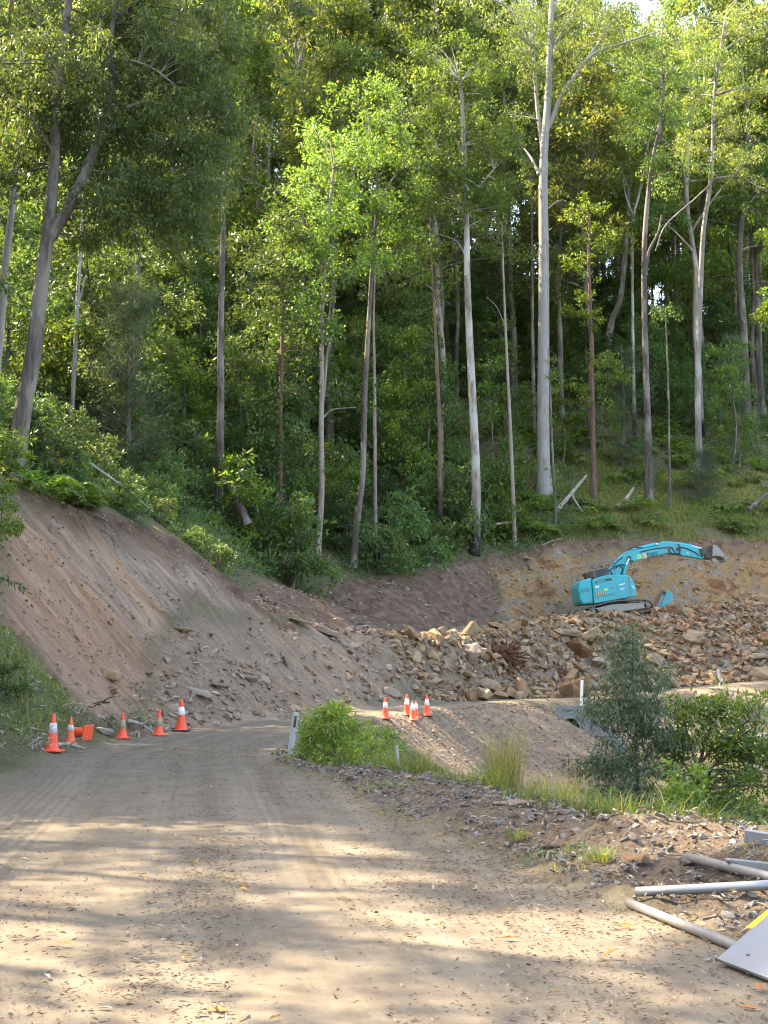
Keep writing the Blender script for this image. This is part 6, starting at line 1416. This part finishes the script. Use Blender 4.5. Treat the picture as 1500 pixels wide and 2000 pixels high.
# ------------------------------------------------------------------ fallen road sign and its posts at the lower right
def pipe(a, b_, r, mat, label):
    A_, B_ = np.array(a), np.array(b_); d = (B_ - A_); L = np.linalg.norm(d); mb = MB(); R_ = np.array(Vector(d).to_track_quat('Z', 'Y').to_matrix())
    m2 = MB(); lathe(m2, [(r * .86, 0.0), (r, 0), (r, L * .25), (r, L * .5), (r, L * .75), (r, L), (r * .86, L), (r * .86, L - .3)], 24); V_ = np.concatenate(m2.v) @ R_.T
    m2.v = [V_.astype(np.float32)]
    cap_ = len(V_)
    ob = m2.build('steel_pipe', M[mat], None, True); ob.location = A_
    mb = MB(); a_ = np.arange(24) * 2 * math.pi / 24; mb.add((np.stack([r * .87 * np.cos(a_), r * .87 * np.sin(a_), np.full(24, .012)], 1)) @ R_.T, [list(range(24))]); mb.build('end_cap', M[mat], ob)
    return tag(ob, label, 'pipe')
def onground(u, v, r, y0=5.0, extra=0):
    p = ground(u, v, y0); return np.array((p[0], p[1], h1(p[0], p[1]) + r + extra))
pr_ = .032
a = onground(1228, 1772, pr_); b_ = onground(1430, 1850, pr_); b_ = a + (b_ - a) * 1.18; pipe(a, b_, .031, 'galv_dusty', 'dusty grey pipe running down under the fallen sign, lowest of the three')
a = P(1242, 1767, a[1] + .10); a[2] = h1(a[0], a[1]) + pr_ + .015; b2 = P(1545, 1777, a[1] - .28); b2[2] = max(b2[2], h1(b2[0], b2[1]) + pr_); pipe(a, b2, .033, 'galv', 'shiny galvanised pipe lying level behind the fallen sign')
a = P(1342, 1700, 9.5); a[2] = max(a[2], h1(a[0], a[1]) + .03); b3 = P(1545, 1768, 8.4); b3[2] = max(b3[2], h1(b3[0], b3[1]) + .05); pipe(a, b3, .035, 'galv_dusty', 'pale pipe lying on the berm, topmost of the three')
a = P(1466, 1673, 9.6); a[2] = max(a[2], h1(a[0], a[1]) + .05); b4 = P(1500, 1679, 9.4); d = (b4 - a); mb = MB(); R_ = np.array(Vector(d).to_track_quat('X', 'Z').to_matrix()); sq_ = .085
box(mb, (0, 0, .0), (.17, sq_, .004)); box(mb, (0, 0, -sq_), (.17, sq_, .004)); box(mb, (0, sq_ / 2 - .002, -sq_ / 2), (.17, .004, sq_ - .006)); box(mb, (0, -sq_ / 2 + .002, -sq_ / 2), (.17, .004, sq_ - .006)); box(mb, (-.083, 0, -sq_ / 2), (.004, sq_ - .01, sq_ - .006))
ob = mb.build('square_tube', M['galv']); ob.location = a + np.array((.05, 0, .05)); ob.rotation_euler = (0.05, .12, -.25); tag(ob, 'short cut-off square steel tube on the berm at the right edge', 'steel tube')
mb = MB(); c_ = P(1480, 1718, 9.0); pr2 = [(-.22, .02), (-.02, -.05), (.22, -.09), (.24, -.03), (.05, 0), (-.2, .026)]; prism(mb, pr2, -.02, .06, .004); ob = mb.build('metal_offcut', M['steel_grey']); ob.location = (c_[0], c_[1], max(c_[2], h1(c_[0], c_[1]) + .1)); tag(ob, 'bent grey strip of scrap metal behind the topmost pipe', 'scrap metal')
# the sign: bare metal side up, leaning over its orange face neighbour
c0 = P(1397, 1858, 7.13); c0[2] = h1(c0[0], c0[1]) + .03
c1 = P(1540, 1918, 6.55); c1[2] = h1(c1[0], c1[1]) + .02
c3 = P(1512, 1778, 7.55); c3[2] = c3[2]
e1 = c1 - c0; e2 = c3 - c0; nrm = np.cross(e1, e2); nrm /= np.linalg.norm(nrm)
if nrm[2] < 0: nrm = -nrm
sg = empty('fallen_sign', c0, 'fallen road sign lying bare metal side up on the pipes at the lower right', 'road sign')
def panel(name, k1, k2, off, th, mat, s0=0.0, t0=0.0):
    bm = bmesh.new(); base = e1 * s0 + e2 * t0 + nrm * off; vs = []
    for (i, j) in ((0, 0), (1, 0), (1, 1), (0, 1)): vs.append(bm.verts.new(base + e1 * k1 * i + e2 * k2 * j))
    f_ = bm.faces.new(vs); r_ = bmesh.ops.extrude_face_region(bm, geom=[f_])
    for g2 in r_['geom']:
        if isinstance(g2, bmesh.types.BMVert): g2.co += Vector(nrm * th)
    bmesh.ops.recalc_face_normals(bm, faces=bm.faces[:]); bmesh.ops.bevel(bm, geom=[ed for ed in bm.edges if ed.calc_length() < .02], offset=.018, segments=4, affect='EDGES')
    bm.verts.index_update(); V_ = [v_.co[:] for v_ in bm.verts]; F_ = [[v_.index for v_ in f2.verts] for f2 in bm.faces]; bm.free()
    return MB().add(V_, F_).build(name, M[mat], sg)
panel('sign_back', 2.2, 1.05, 0.0, .004, 'alu'); panel('sign_edge', 2.2, .02, .004, .012, 'alu')
mb = MB(); rc = e1 * .28 + e2 * .22 + nrm * .004; R_ = np.array(Vector(nrm).to_track_quat('Z', 'Y').to_matrix())
m2 = MB(); lathe(m2, [(.011, 0), (.011, .004), (.006, .007), (0, .007)], 14); mb.add(np.concatenate(m2.v) @ R_.T + rc, np.concatenate(m2.l).reshape(-1, 4)); mb.build('rivet', M['steel_dark'], sg)
sg2 = empty('fallen_sign', c0 + e2 * .35 + nrm * -.05, 'second fallen sign, its orange-yellow face showing behind the bare metal sign', 'road sign')
bm = bmesh.new(); o2 = np.array((0, 0, 0)); A_ = P(1455, 1812, 7.50); B_ = P(1500, 1776, 7.75); C_ = P(1560, 1770, 7.6); D_ = P(1560, 1815, 7.2); pts = [A_, B_, C_, D_]
nn_ = np.cross(B_ - A_, D_ - A_); nn_ /= np.linalg.norm(nn_); nn_ = nn_ * np.sign(nn_[1]) * 1.0
base_ = np.array(sg2.location)
mb = MB(); V_ = [p_ - base_ for p_ in pts] + [p_ - base_ + nn_ * .004 for p_ in pts]; mb.add(V_, [[0, 1, 2, 3], [7, 6, 5, 4], [0, 4, 5, 1], [1, 5, 6, 2], [2, 6, 7, 3], [3, 7, 4, 0]]); mb.build('sign_face', M['sign_yellow'], sg2)
bm.free()
mb = MB(); tube(mb, [A_ - base_ + nn_ * .006, B_ - base_ + nn_ * .006, C_ - base_ + nn_ * .006], .006, 6); mb.build('sign_rim', M['white'], sg2)
